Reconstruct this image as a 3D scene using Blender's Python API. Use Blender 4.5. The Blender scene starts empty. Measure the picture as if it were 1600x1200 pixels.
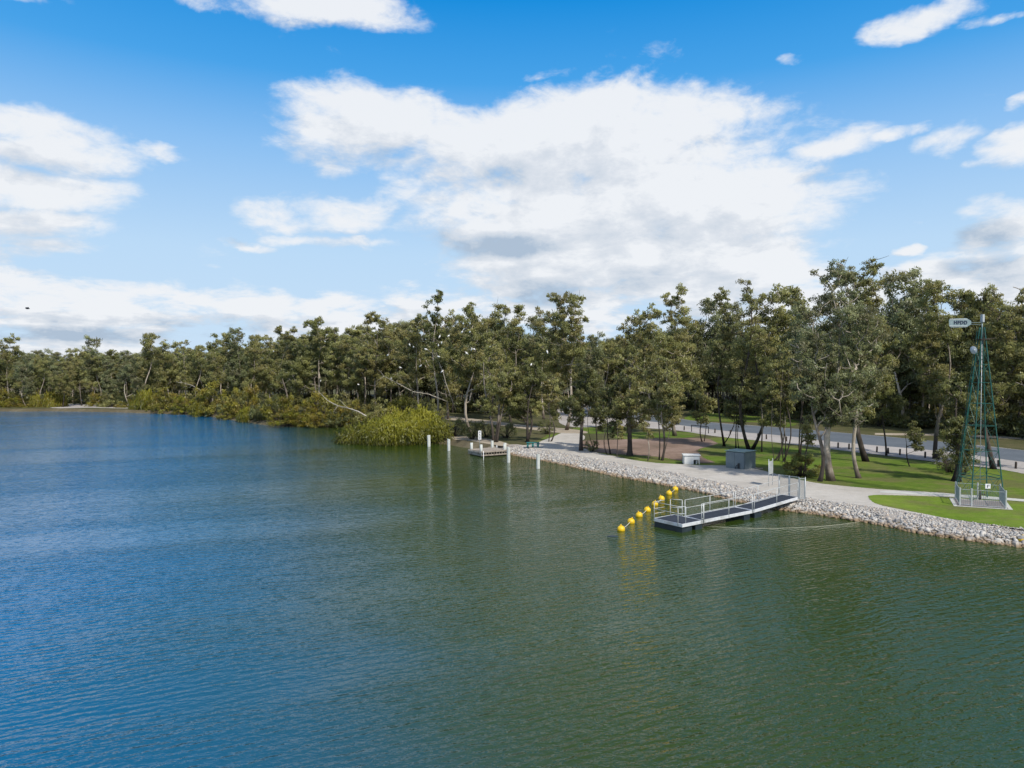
import bpy, math, random
import numpy as np
from mathutils import Vector, Matrix
from mathutils.geometry import tessellate_polygon

random.seed(7)
RNG = np.random.default_rng(7)
SC = bpy.context.scene
COL = SC.collection
PI = math.pi
F, CX, CY, CAMH, YH = 1110.0, 800.0, 600.0, 10.0, 578.0
LAND = 0.6

# ------------------------------------------------------------------ camera
cam_d = bpy.data.cameras.new("camera")
cam_d.sensor_width = 36.0
cam_d.lens = 36.0 * F / 1600.0
cam_d.clip_end = 20000
cam_d.clip_start = 0.1
cam = bpy.data.objects.new("camera", cam_d)
COL.objects.link(cam)
cam.location = (0, 0, CAMH)
PITCH = math.atan((CY - YH) / F)
cam.rotation_euler = (PI / 2 - PITCH, 0, 0)
SC.camera = cam


def ray(px, py):
    dx, dy, dz = (px - CX) / F, 1.0, (CY - py) / F
    c, s = math.cos(-PITCH), math.sin(-PITCH)
    return Vector((dx, dy * c - dz * s, dy * s + dz * c))


def at(px, py, z=0.0):
    d = ray(px, py)
    t = (z - CAMH) / d.z
    return Vector((d.x * t, d.y * t, z))


def at_depth(px, py, Y):
    d = ray(px, py)
    t = Y / d.y
    return Vector((d.x * t, Y, CAMH + d.z * t))


# ------------------------------------------------------------------ object helpers
def tag(o, label=None, cat=None, group=None, kind=None):
    if label: o["label"] = label
    if cat: o["category"] = cat
    if group: o["group"] = group
    if kind: o["kind"] = kind
    return o


def empty(name, loc, rz=0.0, label=None, cat=None, group=None):
    o = bpy.data.objects.new(name, None)
    o.empty_display_size = 0.2
    COL.objects.link(o)
    o.location = loc
    o.rotation_euler = (0, 0, rz)
    return tag(o, label, cat, group)


def link_mesh(name, me, parent=None):
    o = bpy.data.objects.new(name, me)
    COL.objects.link(o)
    if parent is not None: o.parent = parent
    return o


def copy_tree(o, parent=None):
    c = o.copy()
    COL.objects.link(c)
    if parent is not None: c.parent = parent
    for ch in list(o.children):
        copy_tree(ch, c)
    return c


class MB:
    """collects boxes, bars, tubes and plates and links them as one mesh"""

    def __init__(s):
        s.v, s.f, s.smooth = [], [], []

    def add(s, vs, fs, smooth=False):
        n = len(s.v)
        s.v.extend([tuple(v) for v in vs])
        s.f.extend([tuple(i + n for i in f) for f in fs])
        s.smooth.extend([smooth] * len(fs))
        return s

    def box(s, c, size, rz=0.0, m=None):
        x, y, z = size[0] / 2, size[1] / 2, size[2] / 2
        b = min(x, y, z) * 0.12
        vs, fs = [], []
        # chamfered box: 24 verts
        for sx in (-1, 1):
            for sy in (-1, 1):
                for sz in (-1, 1):
                    vs += [(sx * x, sy * (y - b), sz * (z - b)), (sx * (x - b), sy * y, sz * (z - b)), (sx * (x - b), sy * (y - b), sz * z)]
        def idx(sx, sy, sz, k): return (((sx > 0) * 4) + ((sy > 0) * 2) + (sz > 0)) * 3 + k
        for sg in (-1, 1):
            q = [idx(sg, -1, -1, 0), idx(sg, 1, -1, 0), idx(sg, 1, 1, 0), idx(sg, -1, 1, 0)]
            fs.append(q if sg > 0 else q[::-1])
            q = [idx(-1, sg, -1, 1), idx(-1, sg, 1, 1), idx(1, sg, 1, 1), idx(1, sg, -1, 1)]
            fs.append(q if sg > 0 else q[::-1])
            q = [idx(-1, -1, sg, 2), idx(1, -1, sg, 2), idx(1, 1, sg, 2), idx(-1, 1, sg, 2)]
            fs.append(q if sg > 0 else q[::-1])
        for a in (-1, 1):
            for c2 in (-1, 1):
                fs.append([idx(a, c2, -1, 0), idx(a, c2, 1, 0), idx(a, c2, 1, 1), idx(a, c2, -1, 1)])
                fs.append([idx(a, -1, c2, 0), idx(a, 1, c2, 0), idx(a, 1, c2, 2), idx(a, -1, c2, 2)])
                fs.append([idx(-1, a, c2, 1), idx(1, a, c2, 1), idx(1, a, c2, 2), idx(-1, a, c2, 2)])
                for d in (-1, 1):
                    fs.append([idx(a, c2, d, 0), idx(a, c2, d, 1), idx(a, c2, d, 2)])
        R = m if m is not None else Matrix.Rotation(rz, 3, 'Z')
        c = Vector(c)
        vs = [R @ Vector(v) + c for v in vs]
        return s.add(vs, fs)

    def beam(s, a, b, w, h=None, up=(0, 0, 1)):
        a, b = Vector(a), Vector(b)
        h = w if h is None else h
        d = b - a
        L = d.length
        x = d.normalized()
        u = Vector(up)
        if abs(x.dot(u)) > 0.98: u = Vector((0, 1, 0))
        y = u.cross(x).normalized()
        z = x.cross(y)
        R = Matrix((x, y, z)).transposed()
        return s.box((a + b) / 2, (L, w, h), m=R)

    def tube(s, pts, rad, n=8, cap=True):
        pts = [Vector(p) for p in pts]
        if not hasattr(rad, "__len__"): rad = [rad] * len(pts)
        vs, fs = [], []
        prev = None
        for i, p in enumerate(pts):
            t = (pts[min(i + 1, len(pts) - 1)] - pts[max(i - 1, 0)])
            if t.length < 1e-9: t = Vector((0, 0, 1))
            t.normalize()
            if prev is None:
                a = Vector((1, 0, 0)) if abs(t.x) < 0.8 else Vector((0, 1, 0))
                u = t.cross(a).normalized()
            else:
                u = (prev - t * prev.dot(t))
                u = u.normalized() if u.length > 1e-6 else t.orthogonal().normalized()
            prev = u
            w = t.cross(u)
            for k in range(n):
                an = 2 * PI * k / n
                vs.append(p + (u * math.cos(an) + w * math.sin(an)) * rad[i])
        for i in range(len(pts) - 1):
            for k in range(n):
                k2 = (k + 1) % n
                fs.append((i * n + k, i * n + k2, (i + 1) * n + k2, (i + 1) * n + k))
        if cap:
            fs.append(tuple(range(n))[::-1])
            fs.append(tuple((len(pts) - 1) * n + k for k in range(n)))
        return s.add(vs, fs, True)

    def prism(s, poly, z0, z1, m=None):
        n = len(poly)
        vs = [(p[0], p[1], z0) for p in poly] + [(p[0], p[1], z1) for p in poly]
        if m is not None: vs = [m @ Vector(v) for v in vs]
        fs = [tuple(range(n))[::-1], tuple(range(n, 2 * n))]
        for k in range(n):
            fs.append((k, (k + 1) % n, n + (k + 1) % n, n + k))
        return s.add(vs, fs)

    def ball(s, c, r, seg=16, rings=10, sc=(1, 1, 1)):
        vs, fs = [], []
        c = Vector(c)
        for i in range(rings + 1):
            th = PI * i / rings
            for k in range(seg):
                ph = 2 * PI * k / seg
                vs.append(c + Vector((r * sc[0] * math.sin(th) * math.cos(ph), r * sc[1] * math.sin(th) * math.sin(ph), r * sc[2] * math.cos(th))))
        for i in range(rings):
            for k in range(seg):
                fs.append((i * seg + k, (i + 1) * seg + k, (i + 1) * seg + (k + 1) % seg, i * seg + (k + 1) % seg))
        return s.add(vs, fs, True)

    def mesh(s, name, mat):
        me = bpy.data.meshes.new(name)
        me.from_pydata(s.v, [], s.f)
        me.polygons.foreach_set("use_smooth", s.smooth)
        me.materials.append(mat)
        me.update()
        return me

    def build(s, name, mat, parent=None):
        return link_mesh(name, s.mesh(name, mat), parent)


# ------------------------------------------------------------------ node helpers
class NT:
    def __init__(s, tree):
        s.t, s.n, s.l = tree, tree.nodes, tree.links

    def new(s, typ, ins=None, **kw):
        n = s.n.new(typ)
        for k, v in kw.items(): setattr(n, k, v)
        if ins:
            for k, v in ins.items(): s.set(n.inputs[k], v)
        return n

    def set(s, sock, v):
        if isinstance(v, bpy.types.NodeSocket): s.l.new(v, sock)
        elif isinstance(v, (tuple, list)) and len(v) == 3 and sock.type == 'RGBA': sock.default_value = (*v, 1)
        else: sock.default_value = v

    def math(s, op, a, b=0.0, c=None, clamp=False):
        n = s.new('ShaderNodeMath', operation=op, use_clamp=clamp)
        s.set(n.inputs[0], a); s.set(n.inputs[1], b)
        if c is not None: s.set(n.inputs[2], c)
        return n.outputs[0]

    def vmath(s, op, a, b=None, scale=None):
        n = s.new('ShaderNodeVectorMath', operation=op)
        s.set(n.inputs[0], a)
        if b is not None: s.set(n.inputs[1], b)
        if scale is not None: s.set(n.inputs['Scale'], scale)
        return n.outputs['Value'] if op in ('LENGTH', 'DOT_PRODUCT', 'DISTANCE') else n.outputs[0]

    def noise(s, vec, scale, detail=3, rough=0.5, dist=0.0, col=False, lac=2.0):
        n = s.new('ShaderNodeTexNoise', {'Scale': scale, 'Detail': detail, 'Roughness': rough, 'Distortion': dist, 'Lacunarity': lac})
        if vec is not None: s.l.new(vec, n.inputs['Vector'])
        return n.outputs['Color' if col else 'Fac']

    def ramp(s, fac, stops, interp='LINEAR'):
        n = s.new('ShaderNodeValToRGB')
        cr = n.color_ramp
        cr.interpolation = interp
        while len(cr.elements) > len(stops): cr.elements.remove(cr.elements[-1])
        while len(cr.elements) < len(stops): cr.elements.new(0.5)
        for e, (p, c) in zip(cr.elements, stops):
            e.position = p
            e.color = (*c, 1) if len(c) == 3 else c
        s.l.new(fac, n.inputs[0])
        return n.outputs['Color']

    def mix(s, fac, a, b, blend='MIX'):
        n = s.new('ShaderNodeMix', data_type='RGBA', blend_type=blend)
        n.clamp_factor = True
        s.set(n.inputs[0], fac); s.set(n.inputs[6], a); s.set(n.inputs[7], b)
        return n.outputs[2]

    def smooth(s, v, lo, hi):
        n = s.new('ShaderNodeMapRange', interpolation_type='SMOOTHSTEP')
        s.set(n.inputs[0], v); s.set(n.inputs[1], lo); s.set(n.inputs[2], hi); s.set(n.inputs[3], 0.0); s.set(n.inputs[4], 1.0)
        return n.outputs[0]


def new_mat(name):
    m = bpy.data.materials.new(name)
    m.use_nodes = True
    m.node_tree.nodes.clear()
    return m, NT(m.node_tree)


def finish(t, shader, disp=None):
    o = t.new('ShaderNodeOutputMaterial')
    t.l.new(shader, o.inputs['Surface'])


def wpos(t):
    return t.new('ShaderNodeNewGeometry').outputs['Position']


def surf_mat(name, c1, c2, scale=3.0, rough=0.7, metal=0.0, bump=0.2, dirt=None, dirt_scale=0.8, obj=True, spec=0.5, detail=5):
    """two-tone weathered surface with optional dirt patches and fine bump"""
    m, t = new_mat(name)
    co = t.new('ShaderNodeTexCoord').outputs['Object'] if obj else wpos(t)
    n = t.noise(co, scale, detail, 0.6)
    col = t.ramp(n, [(0.3, c1), (0.7, c2)])
    if dirt is not None:
        d = t.smooth(t.noise(co, dirt_scale, 4, 0.65), 0.5, 0.68)
        col = t.mix(t.math('MULTIPLY', d, 0.75), col, dirt)
    b = t.new('ShaderNodeBump', {'Strength': bump, 'Distance': 0.02, 'Height': t.noise(co, scale * 6, 3)})
    p = t.new('ShaderNodeBsdfPrincipled', {'Base Color': col, 'Roughness': rough, 'Metallic': metal, 'Normal': b.outputs[0], 'Specular IOR Level': spec})
    finish(t, p.outputs[0])
    return m


M = {}
M['galv'] = surf_mat('galvanised_steel', (0.4, 0.43, 0.44), (0.56, 0.59, 0.6), 4, 0.45, 0.35, 0.05)
M['alum'] = surf_mat('pale_aluminium', (0.62, 0.64, 0.66), (0.78, 0.79, 0.80), 3, 0.5, 0.15, 0.05, dirt=(0.4, 0.4, 0.38))
M['mat'] = surf_mat('dark_deck_matting', (0.018, 0.024, 0.036), (0.035, 0.043, 0.058), 12, 0.85, 0, 0.4)
M['float'] = surf_mat('black_float', (0.012, 0.02, 0.026), (0.03, 0.045, 0.055), 3, 0.5, 0, 0.1)
M['yellow'] = surf_mat('yellow_float_plastic', (0.75, 0.47, 0.01), (0.85, 0.56, 0.015), 5, 0.45, 0, 0.05, dirt=(0.45, 0.28, 0.03), dirt_scale=4)
M['rope'] = surf_mat('pale_rope', (0.5, 0.47, 0.38), (0.65, 0.62, 0.5), 20, 0.9)
M['cab'] = surf_mat('grey_cabinet_paint', (0.13, 0.17, 0.19), (0.17, 0.21, 0.23), 2, 0.45, 0.1, 0.05, dirt=(0.2, 0.24, 0.24))
M['cabtop'] = surf_mat('pale_green_top', (0.26, 0.36, 0.33), (0.32, 0.42, 0.39), 2, 0.5, 0.1, 0.05)
M['black'] = surf_mat('black_metal', (0.012, 0.013, 0.014), (0.03, 0.03, 0.03), 5, 0.5)
M['conc'] = surf_mat('concrete', (0.4, 0.4, 0.37), (0.55, 0.55, 0.51), 3, 0.9, 0, 0.3, dirt=(0.28, 0.27, 0.23))
M['pale'] = surf_mat('pale_painted_concrete', (0.6, 0.61, 0.6), (0.72, 0.73, 0.71), 3, 0.8, 0, 0.2, dirt=(0.45, 0.44, 0.4))
M['pile'] = surf_mat('weathered_pile', (0.5, 0.52, 0.49), (0.66, 0.68, 0.64), 5, 0.85, 0, 0.4, dirt=(0.36, 0.37, 0.33), dirt_scale=2.5)
M['timber'] = surf_mat('weathered_timber', (0.24, 0.2, 0.16), (0.4, 0.35, 0.29), 6, 0.9, 0, 0.5, dirt=(0.17, 0.14, 0.11), dirt_scale=2)
M['slat'] = surf_mat('grey_timber_slat', (0.32, 0.3, 0.27), (0.46, 0.44, 0.4), 6, 0.9, 0, 0.5, dirt=(0.2, 0.18, 0.15), dirt_scale=2)
M['teal'] = surf_mat('teal_bench_paint', (0.02, 0.15, 0.15), (0.03, 0.19, 0.18), 4, 0.5, 0, 0.1)
M['green'] = surf_mat('green_tower_paint', (0.008, 0.08, 0.068), (0.016, 0.115, 0.1), 4, 0.5, 0.1, 0.1, dirt=(0.03, 0.07, 0.055), dirt_scale=2)
M['fence'] = surf_mat('blue_grey_fence_metal', (0.17, 0.22, 0.24), (0.26, 0.32, 0.34), 4, 0.5, 0.3, 0.05)
M['white'] = surf_mat('white_paint', (0.7, 0.71, 0.71), (0.8, 0.8, 0.8), 5, 0.5, 0, 0.05)
M['vane'] = surf_mat('pale_blue_vane', (0.17, 0.24, 0.26), (0.28, 0.36, 0.37), 5, 0.5, 0.1, 0.05)
M['rail'] = surf_mat('pale_grey_rail', (0.48, 0.5, 0.5), (0.6, 0.62, 0.61), 5, 0.5, 0.1, 0.05, dirt=(0.35, 0.34, 0.3), dirt_scale=3)
M['ink'] = surf_mat('dark_blue_lettering', (0.01, 0.02, 0.05), (0.015, 0.03, 0.07), 5, 0.6)
M['bird'] = surf_mat('white_plumage', (0.75, 0.74, 0.7), (0.82, 0.81, 0.78), 8, 0.8)
M['darkbird'] = surf_mat('dark_plumage', (0.03, 0.03, 0.03), (0.05, 0.05, 0.05), 8, 0.8)
M['bollard'] = surf_mat('dark_timber_bollard', (0.035, 0.028, 0.024), (0.075, 0.06, 0.05), 8, 0.9)
M['deadwood'] = surf_mat('bleached_dead_wood', (0.38, 0.34, 0.28), (0.55, 0.5, 0.43), 3, 0.9, 0, 0.4, dirt=(0.2, 0.17, 0.14))


def bark_mat(name, pale, mid, dark, sock):
    m, t = new_mat(name)
    co = t.new('ShaderNodeTexCoord').outputs['Object']
    mp = t.new('ShaderNodeMapping', {'Scale': (1.6, 1.6, 0.35)})
    t.l.new(co, mp.inputs[0])
    n = t.noise(mp.outputs[0], 2.2, 5, 0.65, 0.4)
    col = t.ramp(n, [(0.32, dark), (0.5, mid), (0.66, pale)])
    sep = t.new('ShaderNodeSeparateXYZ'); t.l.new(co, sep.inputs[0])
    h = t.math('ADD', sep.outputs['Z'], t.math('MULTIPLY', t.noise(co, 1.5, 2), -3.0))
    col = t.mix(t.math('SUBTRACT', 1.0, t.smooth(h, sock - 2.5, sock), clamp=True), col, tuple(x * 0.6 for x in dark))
    b = t.new('ShaderNodeBump', {'Strength': 0.6, 'Distance': 0.04, 'Height': n})
    p = t.new('ShaderNodeBsdfPrincipled', {'Base Color': col, 'Roughness': 0.9, 'Normal': b.outputs[0], 'Specular IOR Level': 0.2})
    finish(t, p.outputs[0])
    return m


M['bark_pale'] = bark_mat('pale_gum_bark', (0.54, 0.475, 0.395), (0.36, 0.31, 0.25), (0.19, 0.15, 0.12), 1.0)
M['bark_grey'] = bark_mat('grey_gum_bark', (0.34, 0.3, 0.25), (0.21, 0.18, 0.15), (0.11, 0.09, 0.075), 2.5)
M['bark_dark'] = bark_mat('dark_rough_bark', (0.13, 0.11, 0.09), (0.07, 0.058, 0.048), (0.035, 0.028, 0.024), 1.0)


def leaf_mat(name, dark, mid, light, warm, warm_amt=0.35, transl=0.44):
    m, t = new_mat(name)
    tint = t.new('ShaderNodeAttribute', attribute_name='tint').outputs['Fac']
    rnd = t.new('ShaderNodeObjectInfo').outputs['Random']
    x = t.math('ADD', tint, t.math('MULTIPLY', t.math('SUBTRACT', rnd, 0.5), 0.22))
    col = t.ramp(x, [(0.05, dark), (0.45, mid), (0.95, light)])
    # brownish blossom / dead leaf clumps, by tint band and by tree
    w = t.new('ShaderNodeAttribute', attribute_name='warm').outputs['Fac']
    r2 = t.math('FRACT', t.math('MULTIPLY', rnd, 7.31))
    wf = t.math('MULTIPLY', t.smooth(t.math('ADD', w, t.math('MULTIPLY', r2, 0.35)), 0.62, 0.98), warm_amt * 2)
    col = t.mix(wf, col, warm)
    vt = t.new('ShaderNodeVectorTransform', vector_type='NORMAL', convert_from='OBJECT', convert_to='WORLD')
    t.l.new(t.new('ShaderNodeAttribute', attribute_name='cn').outputs['Vector'], vt.inputs[0])
    nrm = t.vmath('NORMALIZE', t.vmath('ADD', t.vmath('SCALE', vt.outputs[0], scale=1.3), t.new('ShaderNodeNewGeometry').outputs['Normal']))
    d = t.new('ShaderNodeBsdfDiffuse', {'Color': col, 'Normal': nrm})
    tr = t.new('ShaderNodeBsdfTranslucent', {'Color': t.mix(0.5, col, light)})
    g = t.new('ShaderNodeBsdfGlossy', {'Color': (0.9, 0.95, 1.0), 'Roughness': 0.5})
    mx = t.new('ShaderNodeMixShader', {0: transl}); t.l.new(d.outputs[0], mx.inputs[1]); t.l.new(tr.outputs[0], mx.inputs[2])
    m2 = t.new('ShaderNodeMixShader', {0: 0.035}); t.l.new(mx.outputs[0], m2.inputs[1]); t.l.new(g.outputs[0], m2.inputs[2])
    finish(t, m2.outputs[0])
    return m


M['leaf'] = leaf_mat('gum_leaves', (0.1, 0.11, 0.03), (0.235, 0.242, 0.072), (0.45, 0.435, 0.155), (0.27, 0.2, 0.075), 0.25)
M['leaf_blue'] = leaf_mat('blue_green_gum_leaves', (0.085, 0.1, 0.042), (0.2, 0.225, 0.092), (0.39, 0.405, 0.19), (0.17, 0.12, 0.06), 0.25)
M['leaf_dark'] = leaf_mat('dark_leaves', (0.055, 0.068, 0.02), (0.14, 0.158, 0.045), (0.3, 0.3, 0.095), (0.1, 0.075, 0.03), 0.2)
M['leaf_yel'] = leaf_mat('yellow_green_weeping_leaves', (0.06, 0.07, 0.006), (0.2, 0.205, 0.012), (0.4, 0.38, 0.035), (0.24, 0.15, 0.03), 0.3)
M['leaf_olive'] = leaf_mat('olive_shrub_leaves', (0.075, 0.073, 0.009), (0.22, 0.205, 0.02), (0.43, 0.39, 0.06), (0.3, 0.19, 0.04), 0.28)
M['leaf_bush'] = leaf_mat('bright_bush_leaves', (0.06, 0.08, 0.015), (0.17, 0.2, 0.035), (0.36, 0.37, 0.09), (0.3, 0.22, 0.05), 0.3)

# ------------------------------------------------------------------ vegetation generators


def quad_mesh(name, P, D, W, L, Wd, tint, warm, mat, cn=None):
    """rhombic leaves: centre P, direction D, side W, length L, width Wd (all numpy)"""
    n = len(P)
    v = np.empty((n, 4, 3), np.float32)
    v[:, 0] = P - D * (L[:, None] * 0.5)
    v[:, 1] = P + W * (Wd[:, None] * 0.5)
    v[:, 2] = P + D * (L[:, None] * 0.5)
    v[:, 3] = P - W * (Wd[:, None] * 0.5)
    me = bpy.data.meshes.new(name)
    me.vertices.add(n * 4)
    me.vertices.foreach_set("co", v.reshape(-1))
    me.loops.add(n * 4)
    me.loops.foreach_set("vertex_index", np.arange(n * 4, dtype=np.int32))
    me.polygons.add(n)
    me.polygons.foreach_set("loop_start", np.arange(0, n * 4, 4, dtype=np.int32))
    me.polygons.foreach_set("loop_total", np.full(n, 4, np.int32))
    for nm, arr in (("tint", tint), ("warm", warm)):
        a = me.attributes.new(nm, 'FLOAT', 'POINT')
        a.data.foreach_set("value", np.repeat(arr, 4).astype(np.float32))
    if cn is None: cn = np.tile(np.array([[0, 0, 1.0]]), (n, 1))
    a = me.attributes.new("cn", 'FLOAT_VECTOR', 'POINT')
    a.data.foreach_set("vector", np.repeat(cn, 4, axis=0).astype(np.float32).reshape(-1))
    me.materials.append(mat)
    me.update(calc_edges=True)
    return me


def unit(a):
    return a / np.maximum(np.linalg.norm(a, axis=1, keepdims=True), 1e-9)


def clump_leaves(rng, cs, rs, nl, leaf, droop=0.6, flat=0.7):
    P, D, T, Wm, CN = [], [], [], [], []
    for c, r in zip(cs, rs):
        n = max(8, int(nl * (r ** 1.7) * rng.uniform(0.7, 1.2)))
        # each clump is itself a few small tufts, so that it has an uneven outline
        k = rng.integers(5, 9)
        tc = unit(rng.normal(size=(k, 3))) * (rng.random((k, 1)) ** 0.5) * r * 0.75 * np.array([1, 1, flat])
        which = rng.integers(0, k, n)
        d = unit(rng.normal(size=(n, 3)))
        p = np.array(c) + tc[which] + d * (rng.random((n, 1)) ** 0.6) * r * 0.5 * np.array([1, 1, flat])
        P.append(p)
        CN.append(unit(p - np.array(c) + rng.normal(size=(n, 3)) * 0.12 * r + np.array([0, 0, 0.25 * r])))
        D.append(rng.normal(size=(n, 3)) * 0.75 + np.array([0, 0, -droop]))
        base = 0.5 + rng.normal() * 0.13
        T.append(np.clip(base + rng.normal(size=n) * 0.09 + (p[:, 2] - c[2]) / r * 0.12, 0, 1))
        Wm.append(np.full(n, rng.random()) * 0.85 + rng.random(n) * 0.12)
    P = np.concatenate(P); D = unit(np.concatenate(D)); T = np.concatenate(T); Wm = np.concatenate(Wm); CN = np.concatenate(CN)
    n = len(P)
    W = unit(np.cross(D, rng.normal(size=(n, 3))))
    L = leaf * rng.uniform(0.6, 1.35, n)
    return P, D, W, L, L * rng.uniform(0.28, 0.42, n), T, Wm, CN


def make_tree(name, seed, H, R, zb=0.35, ncl=110, cr=0.9, nl=230, leaf=0.26, tr=0.3, fork=0.3, lean=0.0, stems=1, bark='bark_grey',
              lf='leaf', bare=0.06, lobes=6, topw=0.6, sides=6, ry=None, flat=0.7, spires=2):
    """a gum tree: leaf clumps inside uneven lobes, joined to the trunk by curving limbs. Returns (trunk mesh, crown mesh)."""
    rng = np.random.default_rng(seed)
    ry = ry or R
    z0 = zb * H
    cen, rad = [], []
    for i in range(lobes):
        u = (i + 0.5) / lobes
        z = z0 + (H - z0) * (0.12 + 0.75 * u)
        prof = math.sin(PI * min(1, 0.22 + 0.7 * u)) ** 0.6
        w = (1 - u) * 0.9 + u * topw
        a = rng.uniform(0, 2 * PI)
        rr = rng.uniform(0.35, 0.62) * w * prof
        cen.append((math.cos(a) * rr * R, math.sin(a) * rr * ry, z))
        rad.append((R * rng.uniform(0.36, 0.55) * prof, ry * rng.uniform(0.36, 0.55) * prof, (H - z0) * rng.uniform(0.12, 0.2)))
    for i in range(spires):
        a = rng.uniform(0, 2 * PI); rr = rng.uniform(0.1, 0.6) * topw
        cen.append((math.cos(a) * rr * R, math.sin(a) * rr * ry, H * rng.uniform(0.87, 0.95)))
        rad.append((R * 0.2, ry * 0.2, H * 0.06))
    cs, rs = [], []
    vol = [r[0] * r[1] * r[2] for r in rad]
    pr = np.array(vol) ** 0.75; pr /= pr.sum()
    tries = 0
    while len(cs) < ncl and tries < ncl * 40:
        tries += 1
        k = rng.choice(len(cen), p=pr)
        d = rng.normal(size=3); d /= np.linalg.norm(d)
        q = rng.random() ** 0.42
        p = np.array(cen[k]) + d * q * np.array(rad[k])
        if p[2] > H - 0.3 * cr or p[2] < z0 * 0.75: continue
        r = cr * rng.uniform(0.5, 1.2) * (1.05 - 0.35 * (p[2] / H) ** 3)
        if cs and np.min(np.linalg.norm(np.array(cs) - p, axis=1)) < 0.62 * r: continue
        cs.append(p); rs.append(r)
    cs = np.array(cs); rs = np.array(rs)
    # skeleton
    nodes, par, free, chains = [], [], [], []
    for sidx in range(stems):
        a = rng.uniform(0, 2 * PI)
        off = 0 if stems == 1 else rng.uniform(0.12, 0.35)
        n_t = 11
        base = np.array([math.cos(a) * off, math.sin(a) * off, -0.25])
        sp = 0.0 if stems == 1 else rng.uniform(0.12, 0.4) * R
        top = np.array([lean * R + math.cos(a) * sp, math.sin(a) * sp, H * rng.uniform(0.66, 0.78)])
        wob = rng.normal(size=(3, 2)) * 0.035 * H
        ch = []
        for i in range(n_t):
            u = i / (n_t - 1)
            p = base + (top - base) * u
            p[0] += wob[0, 0] * math.sin(PI * u) + wob[1, 0] * math.sin(2 * PI * u) * 0.6
            p[1] += wob[0, 1] * math.sin(PI * u) + wob[1, 1] * math.sin(2 * PI * u) * 0.6
            nodes.append(p); par.append(len(nodes) - 2 if i else -1)
            free.append(u >= fork and u < 0.97 or i == n_t - 1)
            ch.append(len(nodes) - 1)
        chains.append(ch)
    tr = tr * 0.58
    order = np.argsort(np.linalg.norm((cs - np.array([0, 0, fork * H + 1])) * np.array([1, 1, 0.8]), axis=1))
    tips = []
    for ci in order:
        c = cs[ci]
        N = np.array(nodes)
        dv = c - N
        hd = np.linalg.norm(dv[:, :2], axis=1)
        cost = np.linalg.norm(dv, axis=1) + 1.6 * np.maximum(0, -(dv[:, 2] - 0.35 * hd))
        cost[~np.array(free)] += 50
        k = int(np.argmin(cost))
        a = nodes[k]
        d = c - a
        L = np.linalg.norm(d)
        m = max(2, int(L / 0.8) + 1)
        ctrl = a + d * 0.5 + np.array([0, 0, -0.1 * L]) + rng.normal(size=3) * 0.11 * L
        ch = [k]
        pk = k
        for j in range(1, m + 1):
            u = j / m
            p = a * (1 - u) ** 2 + ctrl * 2 * u * (1 - u) + c * u * u + (rng.normal(size=3) * 0.03 * L if j < m else 0)
            nodes.append(p); par.append(pk); free.append(j >= 1)
            pk = len(nodes) - 1
            ch.append(pk)
        tips.append(pk)
        chains.append(ch)
    cnt = np.zeros(len(nodes))
    for tp in tips:
        i = tp
        while i >= 0:
            cnt[i] += 1
            i = par[i]
    tot = max(1.0, cnt.max())
    rt = np.maximum(tr * (cnt / tot) ** 0.52, 0.018 + 0.0012 * H)
    mb = MB()
    for ci, ch in enumerate(chains):
        pts = [nodes[i] for i in ch]
        if ci < stems:
            rr = []
            for j, i in enumerate(ch):
                u = j / (len(ch) - 1)
                r = max(rt[i], tr * 0.25) if stems == 1 else max(rt[i], tr * 0.35)
                rr.append(min(r, tr) * (1.0 - 0.3 * u) * (1 + 0.6 * math.exp(-u * 14)))
            mb.tube(pts, rr, 9)
        else:
            rr = [rt[i] for i in ch]
            rr[0] = rr[1] if len(rr) > 1 else rr[0]
            mb.tube(pts, rr, sides if rr[0] > 0.05 else 4, cap=False)
    # bare twigs and dead limb ends
    for k in range(int(ncl * bare) + 3):
        i = tips[rng.integers(0, len(tips))]
        a = nodes[i]
        d = unit(rng.normal(size=(1, 3)) + np.array([[0, 0, 0.4]]))[0] * rng.uniform(0.6, 1.6) * cr
        mb.tube([a, a + d * 0.5 + rng.normal(size=3) * 0.08, a + d + rng.normal(size=3) * 0.1], [0.03, 0.022, 0.012], 4, cap=False)
    keep = rng.random(len(cs)) > bare
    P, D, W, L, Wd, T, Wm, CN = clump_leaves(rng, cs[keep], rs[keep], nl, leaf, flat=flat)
    # leaf tint gets a little lighter towards the top of the tree
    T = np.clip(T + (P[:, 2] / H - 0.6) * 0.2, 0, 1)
    return mb.mesh(name + "_trunk", M[bark]), quad_mesh(name + "_crown", P, D, W, L, Wd, T, Wm, M[lf], CN)


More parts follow.
